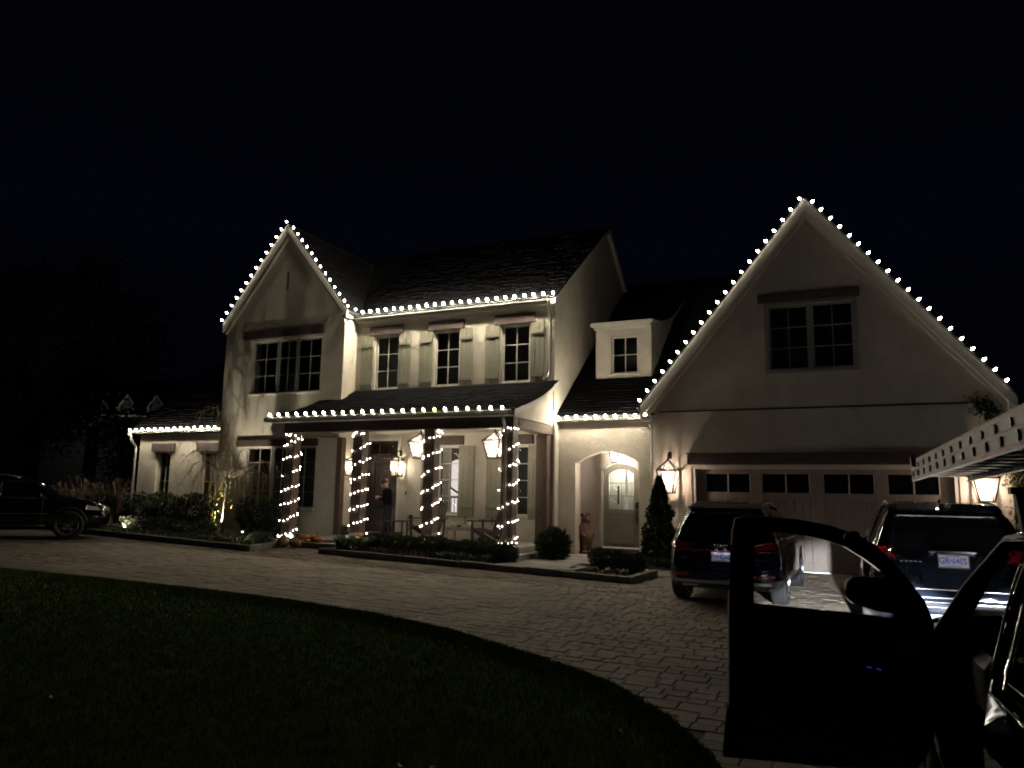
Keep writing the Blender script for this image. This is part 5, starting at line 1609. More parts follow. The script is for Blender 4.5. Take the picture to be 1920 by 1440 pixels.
def tuft(name, label, x, y, h, n, m, seed, group, spread=.6, w=.006, cat="plant", z=None):
    z0 = g(x, y) + .05 if z is None else z
    t = thing(name, label, cat, (x, y, z0), 0, group)
    r = random.Random(seed); vs = []; fs = []
    for i in range(n):
        a = r.uniform(0, 2 * pi); l = h * r.uniform(.6, 1.1); out = l * spread * r.uniform(.3, 1.2)
        b = Vector((r.gauss(0, .035), r.gauss(0, .035), 0)); d = Vector((cos(a), sin(a), 0)); s = Vector((-sin(a), cos(a), 0)) * w
        pts = [b, b + d * out * .35 + Vector((0, 0, l * .6)), b + d * out * .75 + Vector((0, 0, l * .88)), b + d * out * 1.15 + Vector((0, 0, l * .78))]
        k = len(vs)
        vs += [pts[0] - s, pts[0] + s, pts[1] - s, pts[1] + s, pts[2] - s * .8, pts[2] + s * .8, pts[3]]
        fs += [(k, k + 1, k + 3, k + 2), (k + 2, k + 3, k + 5, k + 4), (k + 4, k + 5, k + 6)]
    mb = MB(); mb.v = [tuple(v) for v in vs]; mb.f = fs; mb.m = [0] * len(fs)
    stuffpart(mb.obj("blades", m, t))
    return t

# boxwoods in the centre bed
words = ["beside the first clump of pale grass", "second from the pumpkin end of the bed", "third from the pumpkin end of the bed", "in front of the door pillar lights",
         "left of the stair window pillar", "in front of the stair window pillar", "below the small grey porch table", "between the table and the dark chair", "in front of the dark chair",
         "at the foot of the corner pillar", "last of the row by the flagstones"]
for i, wd in enumerate(words):
    x = -11.15 + i * .385 + random.uniform(-.04, .04)
    bush("boxwood_shrub", "clipped dark boxwood " + wd, "shrub", x, 15.72 - .03 * (i % 2) - (.18 if i > 8 else 0), .27, .27, .42 + .05 * ((i * 7) % 3) * .5, leafm, 2600, .030, 20 + i, "boxwoods in the bed before the porch")
for i in range(5):
    tuft("liriope_clump", ["pale grassy clump at the pumpkin end of the porch bed", "pale grassy clump beside the path light in the porch bed", "pale grassy clump in front of the first boxwood", "low pale grass clump beside the kerb corner by the step", "pale grass clump behind the kerb near the first boxwood"][i],
         -11.65 + [.0, .22, .45, .1, .62][i], 15.35 - [.0, -.12, .0, .35, .25][i], .42, 150, liriope, 50 + i, "pale grass clumps at the left end of the porch bed", .9)
for i in range(4):
    tuft("liriope_clump", "green grass clump near the right end of the porch bed, " + ["below the corner pillar", "beside the last boxwood", "between boxwood and kerb", "next to the flagstones"][i],
         -8.7 + i * .36, 15.02 + .08 * (i % 2), .22, 60, liriope, 60 + i, "green grass clumps at the right end of the porch bed", 1.0)
r = random.Random(5)
def gc(r):
    x = r.uniform(-11.3, -7.5); y_ = r.uniform(14.75, 15.45)
    return Vector((x, y_, g(x, y_) + .05 + .13 * abs(sin(x * 7.3) * cos(y_ * 9.1)) * r.random() + .02)), Vector((0, 0, 1))
o = leaves("ground_cover", purple, None, gc, 6500, .045, 6); tag(o, "low greyish purple ground cover along the front of the porch bed", "ground cover", kind="stuff")

# right bed
bush("boxwood_hedge", "long clipped boxwood block beside the flagstone walk", "shrub", -5.05, 16.0, .36, .28, .42, leafm, 6500, .030, 31, "boxwoods beside the entry walk", flat=4)
bush("boxwood_hedge", "rounder boxwood at the kerb corner nearest the blue SUV", "shrub", -4.45, 15.8, .26, .28, .40, leafm, 4200, .030, 32, "boxwoods beside the entry walk", flat=3)
for i in range(4):
    tuft("liriope_clump", "small grass clump before the entry boxwoods, " + ["nearest the flagstones", "second from the flagstones", "below the long boxwood", "nearest the kerb corner"][i], -5.55 + i * .36, 15.05 + .1 * (i % 2), .16, 45, liriope, 70 + i, "grass clumps before the entry boxwoods", 1.1)
def gc2(r):
    x = r.uniform(-5.0, -3.8); y_ = r.uniform(17.3, 18.7)
    return Vector((x, y_, g(x, y_) + .05 + r.random() * .16)), Vector((0, 0, 1))
o = leaves("ground_cover", leafm, None, gc2, 2600, .04, 7); tag(o, "low leafy ground cover under the pointed evergreen", "ground cover", kind="stuff")
def gc3(r):
    x = r.uniform(-7.38, -7.02); y_ = r.uniform(16.95, 18.9)
    return Vector((x, y_, g(x, y_) + .04 + r.random() * .05)), Vector((0, 0, 1))
o = leaves("leaf_litter", greyleaf, None, gc3, 900, .04, 8); tag(o, "dry fallen leaves on the mulch beside the entry walk", "leaves", kind="stuff")
bush("evergreen_shrub", "spiky dark evergreen shrub between the porch corner and the arch", "shrub", -6.86, 17.3, .30, .28, .62, cedarm, 3000, .062, 33, None, elong=3.4, flat=1.7)
# pointed evergreen
t = thing("cedar_tree", "pointed dark green evergreen between the arch and the wall lantern", "tree", (-4.42, 18.05, g(-4.4, 18) + .04))
lf = lumpy(9, 12)
def cone(r):
    h = r.random() ** 1.25; a = r.uniform(0, 2 * pi)
    rad = .40 * (1 - h ** 1.25) ** .8 * (1 + .16 * sin(5 * a + 9 * h) + .12 * sin(23 * h + 2 * a)) * (1 + .16 * sin(41 * h + 7 * a)) * (r.uniform(.5, 1) ** .35)
    if h < .06: rad *= .85
    return Vector((rad * cos(a), rad * sin(a), .05 + h * 2.0)), Vector((cos(a), sin(a), 1.1))
leaves("crown", cedarm, t, cone, 9000, .045, 10, elong=1.8)
MB().tube([(0, 0, -.05), (0, 0, 1.7)], [.05, .012], 8).obj("trunk", darkbark, t)

# left bed
lb = [("broad dark evergreen shrub below the first window of the left wing", -21.9, 17.6, .7, .5, 1.0, 2600, .06),
      ("dark evergreen shrub between the two windows of the left wing", -20.6, 17.4, .7, .5, 1.05, 2600, .06),
      ("dark leafy shrub left of the weeping tree trunk", -19.0, 17.1, .75, .5, 1.1, 2800, .06),
      ("tall dark leafy shrub right of the weeping tree trunk", -16.4, 17.2, .7, .5, 1.15, 2800, .055),
      ("dark leafy shrub before the lower gable window", -15.4, 17.2, .6, .5, 1.15, 2600, .055),
      ("low dark mounded shrub in front of the weeping tree", -17.2, 15.7, .8, .4, .38, 2200, .045),
      ("low dark mounded shrub near the dark car", -18.6, 15.7, .9, .4, .40, 2200, .045)]
for i, (l, x, y_, rx, ry, h, n, s) in enumerate(lb):
    bush("shrub", l, "shrub", x, y_, rx, ry, h, leafm if i % 2 else cedarm, n, s, 40 + i, "dark shrubs in the left bed", flat=2.2)
bush("silver_shrub", "small round pale shrub beside the left path light", "shrub", -14.05, 15.0, .34, .28, .34, mat("pale_leaf", (.12, .15, .07), .6), 1800, .024, 48)
for i in range(5):
    tuft("liriope_clump", "bright grass clump by the left path light, " + ["nearest the kerb corner", "just left of the lamp", "second left of the lamp", "third left of the lamp", "farthest left"][i],
         -13.95 - i * .33, 14.45 + .1 * (i % 2), .20, 70, liriope, 80 + i, "grass clumps by the left path light", 1.0)
for i in range(6):
    tuft("ornamental_grass", "tall faded plume grass behind the dark car, " + ["farthest left", "second from the left", "third from the left", "fourth from the left", "second nearest the house", "nearest the house"][i],
         -25.2 + i * .62, 16.4 + .25 * (i % 3), 1.15 + .2 * (i % 3), 110, mat("faded_plume", (.10, .065, .042), .7), 90 + i, "tall faded grasses behind the dark car", .35, .008)
def gc4(r):
    x = r.uniform(-22, -13.9); y_ = r.uniform(14.25, 15.3)
    return Vector((x, y_, g(x, y_) + .06 + r.random() * .09)), Vector((0, 0, 1))
o = leaves("ground_cover", leafm, None, gc4, 7000, .04, 12); tag(o, "low dark ground cover along the kerb of the left bed", "ground cover", kind="stuff")

# weeping tree
TX, TY = -17.30, 16.80
TZ = g(TX, TY) + .05
t = thing("weeping_tree", "bare weeping tree with a pale trunk and drooping twigs before the left window", "tree", (TX, TY, TZ))
tr = MB()
tr.tube([(0, 0, -.08), (.01, 0, .4), (.04, .0, 1.0), (.05, .01, 1.45), (.08, 0, 1.68)], [.058, .05, .047, .05, .062], 10)
tr.obj("trunk", bark, t, True)
r = random.Random(21)
def arc(start, dx, dy, rise, reach, drop, n=12):
    pts = []
    for i in range(n + 1):
        q = i / n
        pts.append(Vector(start) + Vector((dx * reach * 1.3 * (q ** .8), dy * reach * 1.1 * (q ** .8), rise * sin(min(1, q * 1.3) * pi / 2) * 1.0 - drop * max(0, q - .45) ** 1.7 * 2.2)))
    return pts
TOP = Vector((.08, 0, 1.66))
limbs = []
lead = [TOP, TOP + Vector((.06, 0, .35)), TOP + Vector((.02, 0, .65)), TOP + Vector((-.16, .02, .95)), TOP + Vector((-.22, .03, 1.25)), TOP + Vector((-.10, .02, 1.55)), TOP + Vector((-.05, 0, 1.75)), TOP + Vector((.02, 0, 1.83))]
limbs.append(lead)
limbs.append([TOP, TOP + Vector((-.10, -.02, .35)), TOP + Vector((-.09, -.02, .7)), TOP + Vector((-.22, 0, 1.0)), TOP + Vector((-.12, .03, 1.4)), TOP + Vector((-.2, .02, 1.62)), TOP + Vector((-.45, 0, 1.95)), TOP + Vector((-.85, 0, 2.12)), TOP + Vector((-1.25, .0, 2.0)), TOP + Vector((-1.55, .02, 1.6)), TOP + Vector((-1.66, .03, 1.2))])
for dx, dy, rise, reach, drop in [(-1, -.1, .35, 1.0, .6), (-.9, .35, .75, 1.5, .9), (-.8, -.45, .55, 1.2, 1.0), (.9, -.2, .35, 1.2, .5), (.95, .3, .55, 1.5, .9), (.75, -.55, .5, 1.1, .8), (-.35, -.9, .4, .9, .7), (.3, .8, .6, .9, .8), (-1, .1, .95, 1.9, 1.1), (.6, .1, 1.0, 1.0, 1.3), (-.5, .5, 1.3, 1.0, 1.6), (.3, -.5, 1.5, .8, 1.7), (1, 0, .15, 1.3, .2)]:
    limbs.append(arc(TOP, dx, dy, rise, reach, drop))
lm = MB(); tw = MB()
for i, L in enumerate(limbs):
    n = len(L); r0 = .024 if i < 2 else .016
    wig = [p + Vector((r.gauss(0, .012), r.gauss(0, .012), r.gauss(0, .012))) for p in L]
    MB().tube(wig, [r0 * (1 - .75 * k / (n - 1)) for k in range(n)], 6).obj("branch", bark, t, True)
    for k in range(20 if i != 1 else 30):
        q = r.randint(2, n - 1); s = wig[q]; a = r.uniform(0, 2 * pi); o_ = r.uniform(.1, .45); dl_ = r.uniform(.3, .95); u_ = r.uniform(.02, .18)
        P = [s + Vector((cos(a) * o_ * (j / 6) ** .7, sin(a) * o_ * (j / 6) ** .7, u_ * sin(j / 6 * pi * .9) - dl_ * (j / 6) ** 1.8)) for j in range(7)]
        if P[-1].z < .35: continue
        tw.tube(P, [.0050 * (1 - .5 * j / 6) for j in range(7)], 4, caps=False)
        if r.random() < .5:
            j = r.randint(2, 5); b = P[j]; a2 = r.uniform(0, 2 * pi)
            tw.tube([b, b + Vector((cos(a2) * .10, sin(a2) * .10, -.05)), b + Vector((cos(a2) * .16, sin(a2) * .16, -.28))], [.004, .003, .002], 4, caps=False)
stuffpart(tw.obj("twigs", mat("twig_bark", (.32, .26, .18), .8), t))
def yl(r):
    k = r.random()
    if k < .6:
        z_ = r.uniform(.35, 1.55); c = Vector((-.28 - .10 * (1.4 - z_) + r.gauss(0, .10), -.22 + r.gauss(0, .08), z_))
    else:
        z_ = r.uniform(.7, 1.6); c = Vector((r.uniform(-.4, .75), r.gauss(0, .2), z_))
    return c, Vector((0, 0, -1))
leaves("yellow_leaves", yellowm, t, yl, 170, .048, 14, elong=1.5)
def gl_(r):
    z_ = r.uniform(.1, .8); return Vector((-.30 + r.gauss(0, .12), -.25 + r.gauss(0, .1), z_)), Vector((0, 0, -1))
leaves("green_leaves", leafm, t, gl_, 160, .05, 15, elong=1.5)

# climbing vine on the right corner of the garage
t = thing("climbing_vine", "brownish vine climbing the right corner of the garage wall", "vine", (2.98, 18.75, .05))
def vn(r):
    z_ = r.uniform(0, 2.6) ; return Vector((.22 + r.gauss(0, .15) - .12 * (z_ > 2), -.05 + r.gauss(0, .07), z_)), Vector((0, -1, -.3))
leaves("foliage", mat("vine_leaf", (.13, .12, .06), .65), t, vn, 3200, .05, 16)
def vn2(r):
    q = r.random(); cx = -.62 + .55 * q; cz = 3.82 - .75 * q * q
    return Vector((cx + r.gauss(0, .10), -.0 + r.gauss(0, .03), cz + r.gauss(0, .10))), Vector((0, -1, -.4))
leaves("foliage", cedarm, t, vn2, 700, .055, 17)
MB().tube([(.15, .03, 0), (.2, .0, 1.2), (.1, .03, 2.2), (.0, .02, 3.0), (-.2, .02, 3.6), (-.7, .03, 3.85)], [.02, .018, .015, .012, .01, .006], 6).obj("stem", darkbark, t)

# background trees
def tree(label, x, y_, h, rx, n, seed, m=treeleaf, size=.20, group="dark trees round the house"):
    z0 = g(x, y_)
    t = thing("tree", label, "tree", (x, y_, z0), 0, group)
    r = random.Random(seed); cl = []
    tk = MB(); tk.tube([(0, 0, -.2), (.1, 0, h * .3), (0, .1, h * .6), (.1, 0, h * .85)], [h * .028, h * .02, h * .013, h * .005], 8)
    for i in range(16):
        a = r.uniform(0, 2 * pi); zz = r.uniform(.22, .85) * h; rr = rx * (1 - ((zz / h - .5) / .6) ** 2) * r.uniform(.6, 1)
        q = Vector((rr * cos(a), rr * sin(a), zz + r.uniform(.2, 1.2)))
        tk.tube([(0, 0, zz * .8), q * .5 + Vector((0, 0, zz * .45)), q], [h * .009, h * .006, h * .003], 5)
        cl.append((q, r.uniform(.7, 1.5)))
        cl.append((q * .6 + Vector((0, 0, zz * .4)), r.uniform(.7, 1.3)))
    tk.obj("trunk", darkbark, t)
    def f(rd):
        c, s = cl[rd.randrange(len(cl))]
        d = Vector((rd.gauss(0, 1), rd.gauss(0, 1), rd.gauss(0, .7)))
        return c + d * s * .62, d
    leaves("crown", m, t, f, n, size, seed)
tree("tall dark tree above the parked car at the far left", -38, 24, 13, 4.2, 12000, 1, size=.14)
tree("shorter dark tree just right of the tall one at the far left", -42, 23, 9.5, 2.8, 9000, 2, size=.13)
tree("dark tree farther back at the left edge", -42, 30, 15, 5, 6000, 3)
tree("low dark bushy tree at the corner of the left wing", -27.2, 21.5, 3.6, 1.2, 5000, 4, size=.10)
tree("dark tree behind the right side of the garage", 9.5, 30, 12, 4, 5000, 5)

# neighbour's house
nb = thing("neighbour_house", "distant dark house with three small pale gabled dormers", "house", (-53, 41, 1.3), radians(24))
nwall = mat("distant_wall", (.02, .02, .022), .9); dwall = mat("distant_dormer_wall", (.10, .10, .11), .9); nroof = mat("distant_roof", (.02, .02, .022), .9)
MB().box(-7, 7, 0, 9, -1, 6.0).obj("wall", nwall, nb)
MB().prism([(-7.3, -.4, 5.95), (-7.3, 4.5, 9.6), (-7.3, 9.4, 5.95)], (14.6, 0, 0)).obj("roof", nroof, nb)
MB().cbox(-3.6, 2.0, -.48, -.36, 6.0, 6.14, .01).obj("fascia", trim, nb)
for i, dx in enumerate((-2.75, -.42, 1.95)):
    d_ = MB().prism([(dx - .62, .2, 6.1), (dx + .62, .2, 6.1), (dx + .62, .2, 6.8), (dx, .2, 7.65), (dx - .62, .2, 6.8)], (0, 2.6, 0)).obj("dormer", dwall, nb)
    MB().bar((dx - .80, .12, 6.7), (dx, .12, 7.80), .10, .14).obj("rake_board", trim, d_)
    MB().bar((dx + .80, .12, 6.7), (dx, .12, 7.80), .06, .10).obj("rake_board", mat("shaded_board", (.25, .25, .25), .7), d_)  # right-hand boards darker: their shade is put into the colour
    MB().box(dx - .72, dx - .55, .1, .3, 6.1, 7.0).obj("corner_board", trim, d_)
lamp("dormer_fill_light", nb, (-1.5, -4.5, 3.6), 130, (1, .95, .85), .15)  # added light with no fixture, brightens the distant dormers

# ================================================================== GARDEN LAMPS
def path_light(label, x, y_):
    z0 = g(x, y_) + .04
    t = thing("path_light", label, "garden lamp", (x, y_, z0), 0, "path lights in the beds")
    MB().tube([(0, 0, -.05), (0, 0, .33)], .009, 8).obj("stake", dark_metal, t)
    MB().lathe([(.001, .37), (.05, .355), (.062, .335), (.05, .33), (.001, .345)], n=14).obj("cap", dark_metal, t, True)
    MB().ball((0, 0, .322), .022, 10, 6, (1, 1, .8)).obj("lens", emis("path_lens_" + str(len(bpy.data.objects)), (1, .96, .85), 14), t, True)
    lamp("path_lamp", t, (0, 0, .285), 3.0, (1, .93, .75), .02)
path_light("short path light beside the small round pale shrub in the left bed", -14.43, 14.70)
path_light("short path light in the pale grass beside the porch step", -11.52, 15.62)
def uplight(label, x, y_, d, power, size=50, col=(1, .90, .70), blend=.4):
    z0 = g(x, y_) + .10
    t = thing("garden_uplight", label, "garden lamp", (x, y_, z0), 0, "low uplights in the left bed")
    MB().lathe([(.001, -.06), (.035, -.055), (.04, .02), (.032, .02), (.03, -.01), (.001, -.015)], n=14).obj("housing", dark_metal, t, True)
    MB().tube([(0, 0, -.05), (0, 0, -.16)], .01, 6).obj("stake", dark_metal, t)
    l = lamp("uplight_lamp", t, (0, 0, .06), power, col, .02, 'SPOT', spot_size=radians(size), spot_blend=blend)
    aim(l, d)
    t.rotation_euler = (0, 0, 0)
uplight("uplight in front of the weeping tree washing the gable wall", -17.42, 16.60, (.22, 1.0, 3.3), 950, 58, blend=.8)
uplight("uplight buried in the bright foliage near the dark car", -19.2, 14.98, (0, .25, 1), 30, 90)
def lp(r):
    return Vector((-21.0 + r.gauss(0, .16), 15.6 + r.gauss(0, .1), g(-21, 15.5) + r.uniform(.15, .55))), Vector((0, -.3, 1))
t = thing("small_shrub", "small shrub lit bright white from below near the dark car", "shrub", (-19.2, 15.12, g(-19.2, 15.2) + .05))
def lp2(r): return Vector((r.gauss(0, .17), r.gauss(0, .08), r.uniform(.08, .42))), Vector((0, -.3, .6))
leaves("foliage", mat("silver_leaf", (.35, .38, .28), .5), t, lp2, 420, .045, 18)
MB().tube([(0, 0, -.05), (0, 0, .3)], [.012, .005], 5).obj("stem", darkbark, t)

# ================================================================== PUMPKINS
def pumpkin(label, x, y_, z, R, hh, m, shape=0, seed=0, grp="pumpkins and gourds by the porch step", tilt=0):
    t = thing("pumpkin" if shape == 0 else "gourd", label, "pumpkin" if shape == 0 else "gourd", (x, y_, z), random.Random(seed).uniform(0, 6), grp)
    t.rotation_euler = (tilt, 0, t.rotation_euler.z)
    mb = MB(); vs = []; N, K = 40, 14
    for i in range(K + 1):
        a = pi * i / K
        for k in range(N):
            th = 2 * pi * k / N
            rb = 1 - .09 * abs(cos(th * 5)) ** .6 * sin(a)
            if shape == 0: rr = R * sin(a) ** .85 * rb; zz = hh / 2 - hh / 2 * cos(a) * (1 if a < pi / 2 else .93)
            else:
                q = i / K; rr = R * (sin(pi * q ** .75) ** .8) * (1 - .45 * q ** 1.6) if 0 < q < 1 else 0; zz = hh * q
            vs.append((rr * cos(th), rr * sin(th), zz))
    fs = []
    for i in range(K):
        for k in range(N):
            j = (k + 1) % N; fs.append((i * N + k, i * N + j, i * N + N + j, i * N + N + k))
    mb.add(vs, fs).obj("body", m, t, True)
    MB().tube([(0, 0, hh * .93), (.005, 0, hh * 1.05), (.03 * R / .1, 0, hh * 1.05 + .05)], [.018 * R / .1, .012 * R / .1, .010 * R / .1], 6).obj("stem", stemm, t)
gz = g(-13.5, 15.3)
pumpkin("tan pear shaped gourd standing on the paving beside the step", -13.42, 15.10, gz + .0, .17, .36, tanpump, 1, 1)
pumpkin("brown pumpkin on the paving beside the tan gourd", -13.18, 15.28, gz, .17, .22, mat("brown_pumpkin", (.20, .09, .045), .6, noise=.3), 0, 2)
pumpkin("wide orange pumpkin on the porch step nearest the lit pillar", -13.30, 15.75, .405, .17, .21, pumpkinm, 0, 3)
pumpkin("orange pumpkin on the step behind the wide one", -13.02, 15.88, .405, .15, .20, pumpkinm, 0, 4)
pumpkin("small orange pumpkin at the right of the step group", -12.80, 15.72, .405, .12, .15, pumpkinm, 0, 5)
pumpkin("tiny yellow orange gourd in front of the step pumpkins", -13.05, 15.60, .405, .07, .09, mat("yellow_orange_gourd", (.60, .33, .06), .5), 0, 6)
pumpkin("small yellow orange gourd on the step beside the tiny one", -13.22, 15.58, .405, .06, .08, mat("yellow_orange_gourd", (.60, .33, .06), .5), 0, 7)
pumpkin("large orange pumpkin at the foot of the second lit pillar", -11.75, 15.98, .42, .21, .28, pumpkinm, 0, 8)
pumpkin("small yellow gourd left of the path light at the step", -11.90, 15.72, .40, .07, .10, palepump, 0, 9)

# ================================================================== PORCH FURNITURE
def adirondack(label, x, y_, rz):
    t = thing("porch_chair", label, "chair", (x, y_, FZ), rz, "slatted wooden chairs on the porch")
    # the sitter faces +X in chair space
    for s_ in (-1, 1):
        MB().cbox(.30, .36, s_ * .30 - .02, s_ * .30 + .02, 0, .56, .004).obj("leg", adiron, t)
        MB().bar((.34, s_ * .27, .36), (-.42, s_ * .27, .0), .03, .10).obj("leg", adiron, t)
        MB().prism([(-.40, s_ * .33 - .06, .56), (.42, s_ * .33 - .06, .56), (.44, s_ * .33 + .07, .56), (-.40, s_ * .33 + .05, .56)], (0, 0, .028)).obj("armrest", adiron, t)
        MB().bar((-.32, s_ * .29, .10), (-.36, s_ * .29, .56), .03, .05).obj("back_post", adiron, t)
    for i in range(6): MB().cbox(-.22 + i * .095, -.135 + i * .095, -.27, .27, .25 + i * .022, .272 + i * .022, .003).obj("seat_slat", adiron, t)
    for i in range(6):
        yy = -.235 + i * .094; hgt = .98 - .05 * abs(i - 2.5)
        MB().bar((-.20, yy, .22), (-.20 - .34 * hgt * .9, yy * 1.12, .12 + hgt * .92), .082, .02).obj("back_slat", adiron, t)
    MB().cbox(-.36, -.32, -.28, .28, .50, .56, .004).obj("rail", adiron, t)
    return t
adirondack("dark slatted porch chair facing left beside the corner pillar", -8.78, 17.55, pi)
adirondack("dark slatted porch chair behind the pillar beside the stair window", -10.75, 17.75, -pi / 2 - .25)
t = thing("porch_table", "low pale grey rectangular table between the two porch chairs", "table", (-9.62, 17.72, FZ))
for i in range(5): MB().cbox(-.42, .42, -.25 + i * .10, -.158 + i * .10, .36, .385, .004).obj("top_board", greywood, t)
for s_ in (-1, 1):
    MB().cbox(-.40, .40, s_ * .22 - .012, s_ * .22 + .012, .30, .359, .003).obj("apron", greywood, t)
    for q in (-1, 1): MB().cbox(q * .39 - .025, q * .39 + .025, s_ * .22 - .025, s_ * .22 + .025, 0, .359, .003).obj("leg", greywood, t)
pumpkin("round pale yellow pumpkin at the right end of the porch table", -9.36, 17.65, FZ + .385, .085, .155, palepump, 0, 12, "gourds on the porch table")
pumpkin("green and yellow gourd at the left end of the porch table", -9.92, 17.66, FZ + .385, .075, .13, palepump, 1, 13, "gourds on the porch table")
pumpkin("small dark flat gourd in the middle of the porch table", -9.70, 17.62, FZ + .385, .065, .06, mat("dark_gourd", (.06, .07, .04), .6), 0, 14, "gourds on the porch table")
t = thing("side_stool", "small dark wooden side table right of the front door", "table", (-12.02, 18.2, FZ))
MB().cbox(-.29, .29, -.18, .18, .44, .475, .006).obj("tabletop", adiron, t)
for a in (-1, 1):
    for b in (-1, 1): MB().cbox(a * .23 - .02, a * .23 + .02, b * .13 - .02, b * .13 + .02, 0, .439, .003).obj("leg", adiron, t)
MB().box(-.21, .21, -.012, .012, .12, .15).obj("stretcher", adiron, t)
t = thing("potted_plant", "small low plant standing near the left end of the porch floor", "plant", (-13.35, 17.5, FZ))
MB().lathe([(.001, 0), (.10, 0), (.13, .12), (.14, .12), (.14, .14), (.11, .14), (.10, .10), (.001, .10)], n=16).obj("pot", mat("dark_pot", (.07, .06, .05), .7), t, True)
leaves("foliage", leafm, t, lambda r: (Vector((r.gauss(0, .07), r.gauss(0, .07), .12 + r.random() * .16)), Vector((0, 0, 1))), 160, .04, 19)

# ================================================================== CARVED BEAR
def meta(elems, res, name):
    mbd = bpy.data.metaballs.new(name); mbd.resolution = res; mbd.render_resolution = res; mbd.threshold = .1
    o = bpy.data.objects.new(name, mbd); COL.objects.link(o)
    for p, r_ in elems:
        e_ = mbd.elements.new(); e_.co = p; e_.radius = r_
    dg = bpy.context.evaluated_depsgraph_get(); dg.update()
    me = bpy.data.meshes.new_from_object(o.evaluated_get(dg))
    bpy.data.objects.remove(o, do_unlink=True); bpy.data.metaballs.remove(mbd)
    me.polygons.foreach_set("use_smooth", [True] * len(me.polygons)); me.update()
    return me
def limb(a, b, r0, r1, n=7):
    a, b = Vector(a), Vector(b)
    return [(a + (b - a) * i / (n - 1), r0 + (r1 - r0) * i / (n - 1)) for i in range(n)]
t = thing("carved_bear", "standing carved wooden bear statue inside the arched entry", "statue", (-6.88, 19.70, .19), radians(-35))
k = 1.18
E_ = []
E_ += limb((.02, .08, .10), (.03, .07, .36), .095 * k, .12 * k) + limb((.02, -.09, .10), (.02, -.07, .36), .095 * k, .12 * k)
E_ += limb((.08, .09, .05), (.0, .08, .05), .065 * k, .07 * k, 3) + limb((.08, -.10, .05), (.0, -.09, .05), .065 * k, .07 * k, 3)
E_ += limb((.03, 0, .38), (.0, 0, .66), .20 * k, .155 * k, 6) + limb((.07, 0, .42), (.05, 0, .52), .17 * k, .16 * k, 3)
E_ += limb((.0, 0, .68), (.01, 0, .82), .13 * k, .11 * k, 4)
E_ += limb((.01, 0, .86), (.05, 0, .87), .125 * k, .115 * k, 3) + limb((.10, 0, .85), (.19, 0, .83), .068 * k, .045 * k, 4)
E_ += limb((-.01, .15, .66), (.08, .19, .46), .07 * k, .055 * k) + limb((.08, .19, .46), (.16, .14, .44), .055 * k, .05 * k, 3)
E_ += limb((-.01, -.15, .66), (.06, -.20, .48), .07 * k, .055 * k) + limb((.06, -.20, .48), (.15, -.17, .46), .055 * k, .05 * k, 3)
E_ += [((-.01, .100, .985), .062 * k), ((-.01, -.100, .985), .062 * k)]
bb = link("body", meta(E_, .022, "body"), t); bb.data.materials.clear(); bb.data.materials.append(bearwood); bb.scale = (1, 1, 1.03)
MB().ball((.235, 0, .865), .018, 8, 6).obj("nose", black, t, True)
for s_ in (-1, 1): MB().ball((.115, s_ * .05, .915), .011, 8, 6).obj("eye", black, t, True)
MB().cbox(-.2, .26, -.26, .24, -.01, .055, .02).obj("base", bearwood, t)
MB().tube([(-.10, -.22, .05), (-.06, -.24, .30), (-.10, -.22, .55), (-.14, -.20, .70)], [.06, .052, .045, .03], 10).obj("log", bearwood2, t, True)
MB().tube([(.16, -.05, .83), (.24, -.09, .825), (.30, -.12, .84)], .008, 5).obj("twig", bearwood2, t)

# ================================================================== PERSON at the door
t = thing("person", "person in dark clothes looking down beside the front door", "person", (-12.50, 18.36, FZ), radians(180 + 12))
# faces +X in own space, looking down, hands together in front
E_ = []
E_ += limb((.02, .09, .06), (.01, .09, .48), .075, .085) + limb((.01, .09, .48), (.0, .085, .88), .09, .115)
E_ += limb((-.04, -.09, .06), (.01, -.09, .48), .075, .085) + limb((.01, -.09, .48), (.0, -.085, .88), .09, .115)
E_ += limb((.13, .10, .04), (.0, .09, .05), .05, .06, 4) + limb((.09, -.10, .04), (-.05, -.09, .05), .05, .06, 4)
E_ += limb((0, 0, .90), (.02, 0, 1.10), .165, .155, 4) + limb((.02, 0, 1.12), (.03, 0, 1.28), .16, .165, 4) + limb((.03, .11, 1.30), (.03, -.11, 1.30), .115, .115, 5)
E_ += limb((.04, 0, 1.36), (.085, 0, 1.45), .07, .062, 3)
E_ += limb((.03, .19, 1.30), (.06, .23, 1.06), .075, .058) + limb((.06, .23, 1.06), (.27, .12, 1.10), .055, .042)
E_ += limb((.03, -.19, 1.30), (.06, -.23, 1.06), .075, .058) + limb((.06, -.23, 1.06), (.27, -.10, 1.11), .055, .042)
HC = Vector((.125, 0, 1.52))
E_ += [(HC + Vector((-.02, 0, .025)), .128), (HC + Vector((.02, 0, .0)), .118), (HC + Vector((.045, 0, -.06)), .078), (HC + Vector((.0, 0, .06)), .105)]
me = meta(E_, .026, "body"); me.materials.clear()
for m in (cloth, jeans, skin, black): me.materials.append(m)
for p in me.polygons:
    c = p.center
    if c.z > 1.405: p.material_index = 2
    elif c.x > .22 and c.z > 1.0: p.material_index = 2
    elif c.z < .10: p.material_index = 3
    elif c.z < .90: p.material_index = 1
body = link("body", me, t)
def hp(x, y_, z): # head space, pitched forward
    v = Vector((x, y_, z)); v.rotate(Matrix.Rotation(radians(28), 3, 'Y')); return HC + v
hr = MB(); N_, K_ = 18, 9; vs = []
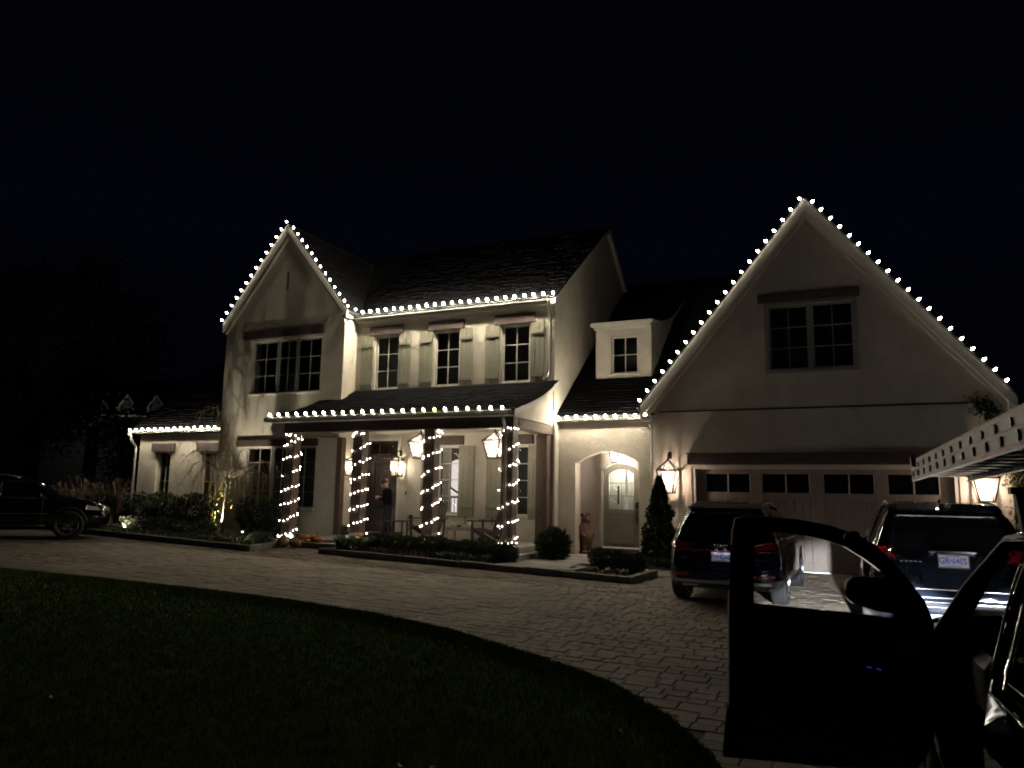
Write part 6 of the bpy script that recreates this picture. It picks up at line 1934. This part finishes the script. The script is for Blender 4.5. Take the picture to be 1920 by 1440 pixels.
for i in range(K_ + 1):
    a = (pi * .62) * i / K_
    for kk in range(N_):
        th = 2 * pi * kk / N_
        q = Vector((.132 * sin(a) * cos(th) - .016, .116 * sin(a) * sin(th), .140 * cos(a) + .026))
        if q.x > .06 and q.z < .075: q.x = .06; 
        vs.append(hp(q.x, q.y, q.z))
fs = [(i * N_ + kk, i * N_ + N_ + kk, i * N_ + N_ + (kk + 1) % N_, i * N_ + (kk + 1) % N_) for i in range(K_) for kk in range(N_)]
hr.add(vs, fs).obj("hair", hair, t, True)
MB().tube([hp(.095, 0, .02), hp(.122, 0, -.022), hp(.10, 0, -.034)], [.009, .015, .012], 8).obj("nose", skin, t, True)
for s_ in (-1, 1):
    MB().ball(hp(.092, s_ * .034, .008), .011, 8, 6).obj("eye", black, t, True)
    MB().ball(hp(-.005, s_ * .094, -.01), .024, 8, 6, (.7, .35, 1.2)).obj("ear", skin, t, True)
MB().tube([hp(.093, -.026, -.062), hp(.103, 0, -.060), hp(.093, .026, -.062)], .0055, 6).obj("mouth", mat("lips", (.30, .12, .10), .5), t, True)
for s_ in (-1, 1):
    hb = Vector((.29, s_ * .10, 1.115)); h_ = MB()
    h_.ball(hb, .04, 10, 6, (1.2, .55, .9))
    for i in range(4):
        l_ = (.055, .065, .06, .048)[i]; y0_ = s_ * (.0)
        b0 = hb + Vector((.035, -s_ * .005, .025 - i * .019))
        h_.tube([b0, b0 + Vector((l_ * .5, -s_ * .012, .0)), b0 + Vector((l_ * .75, -s_ * .04, -.004))], [.0095, .009, .0075], 6)
    h_.tube([hb + Vector((.0, -s_ * .02, .03)), hb + Vector((.03, -s_ * .035, .045)), hb + Vector((.055, -s_ * .045, .040))], [.012, .010, .008], 6)
    h_.obj("hand", skin, t, True)
ph = MB().cbox(-.02, .06, -.035, .035, -.004, .004, .002).obj("phone", black); ph.location = Vector((-12.50, 18.36, FZ)) + Matrix.Rotation(radians(192), 3, 'Z') @ Vector((.335, 0, 1.13)); ph.rotation_euler = (0, radians(-25), radians(192))
tag(ph, "small dark phone held by the person at the front door", "phone")
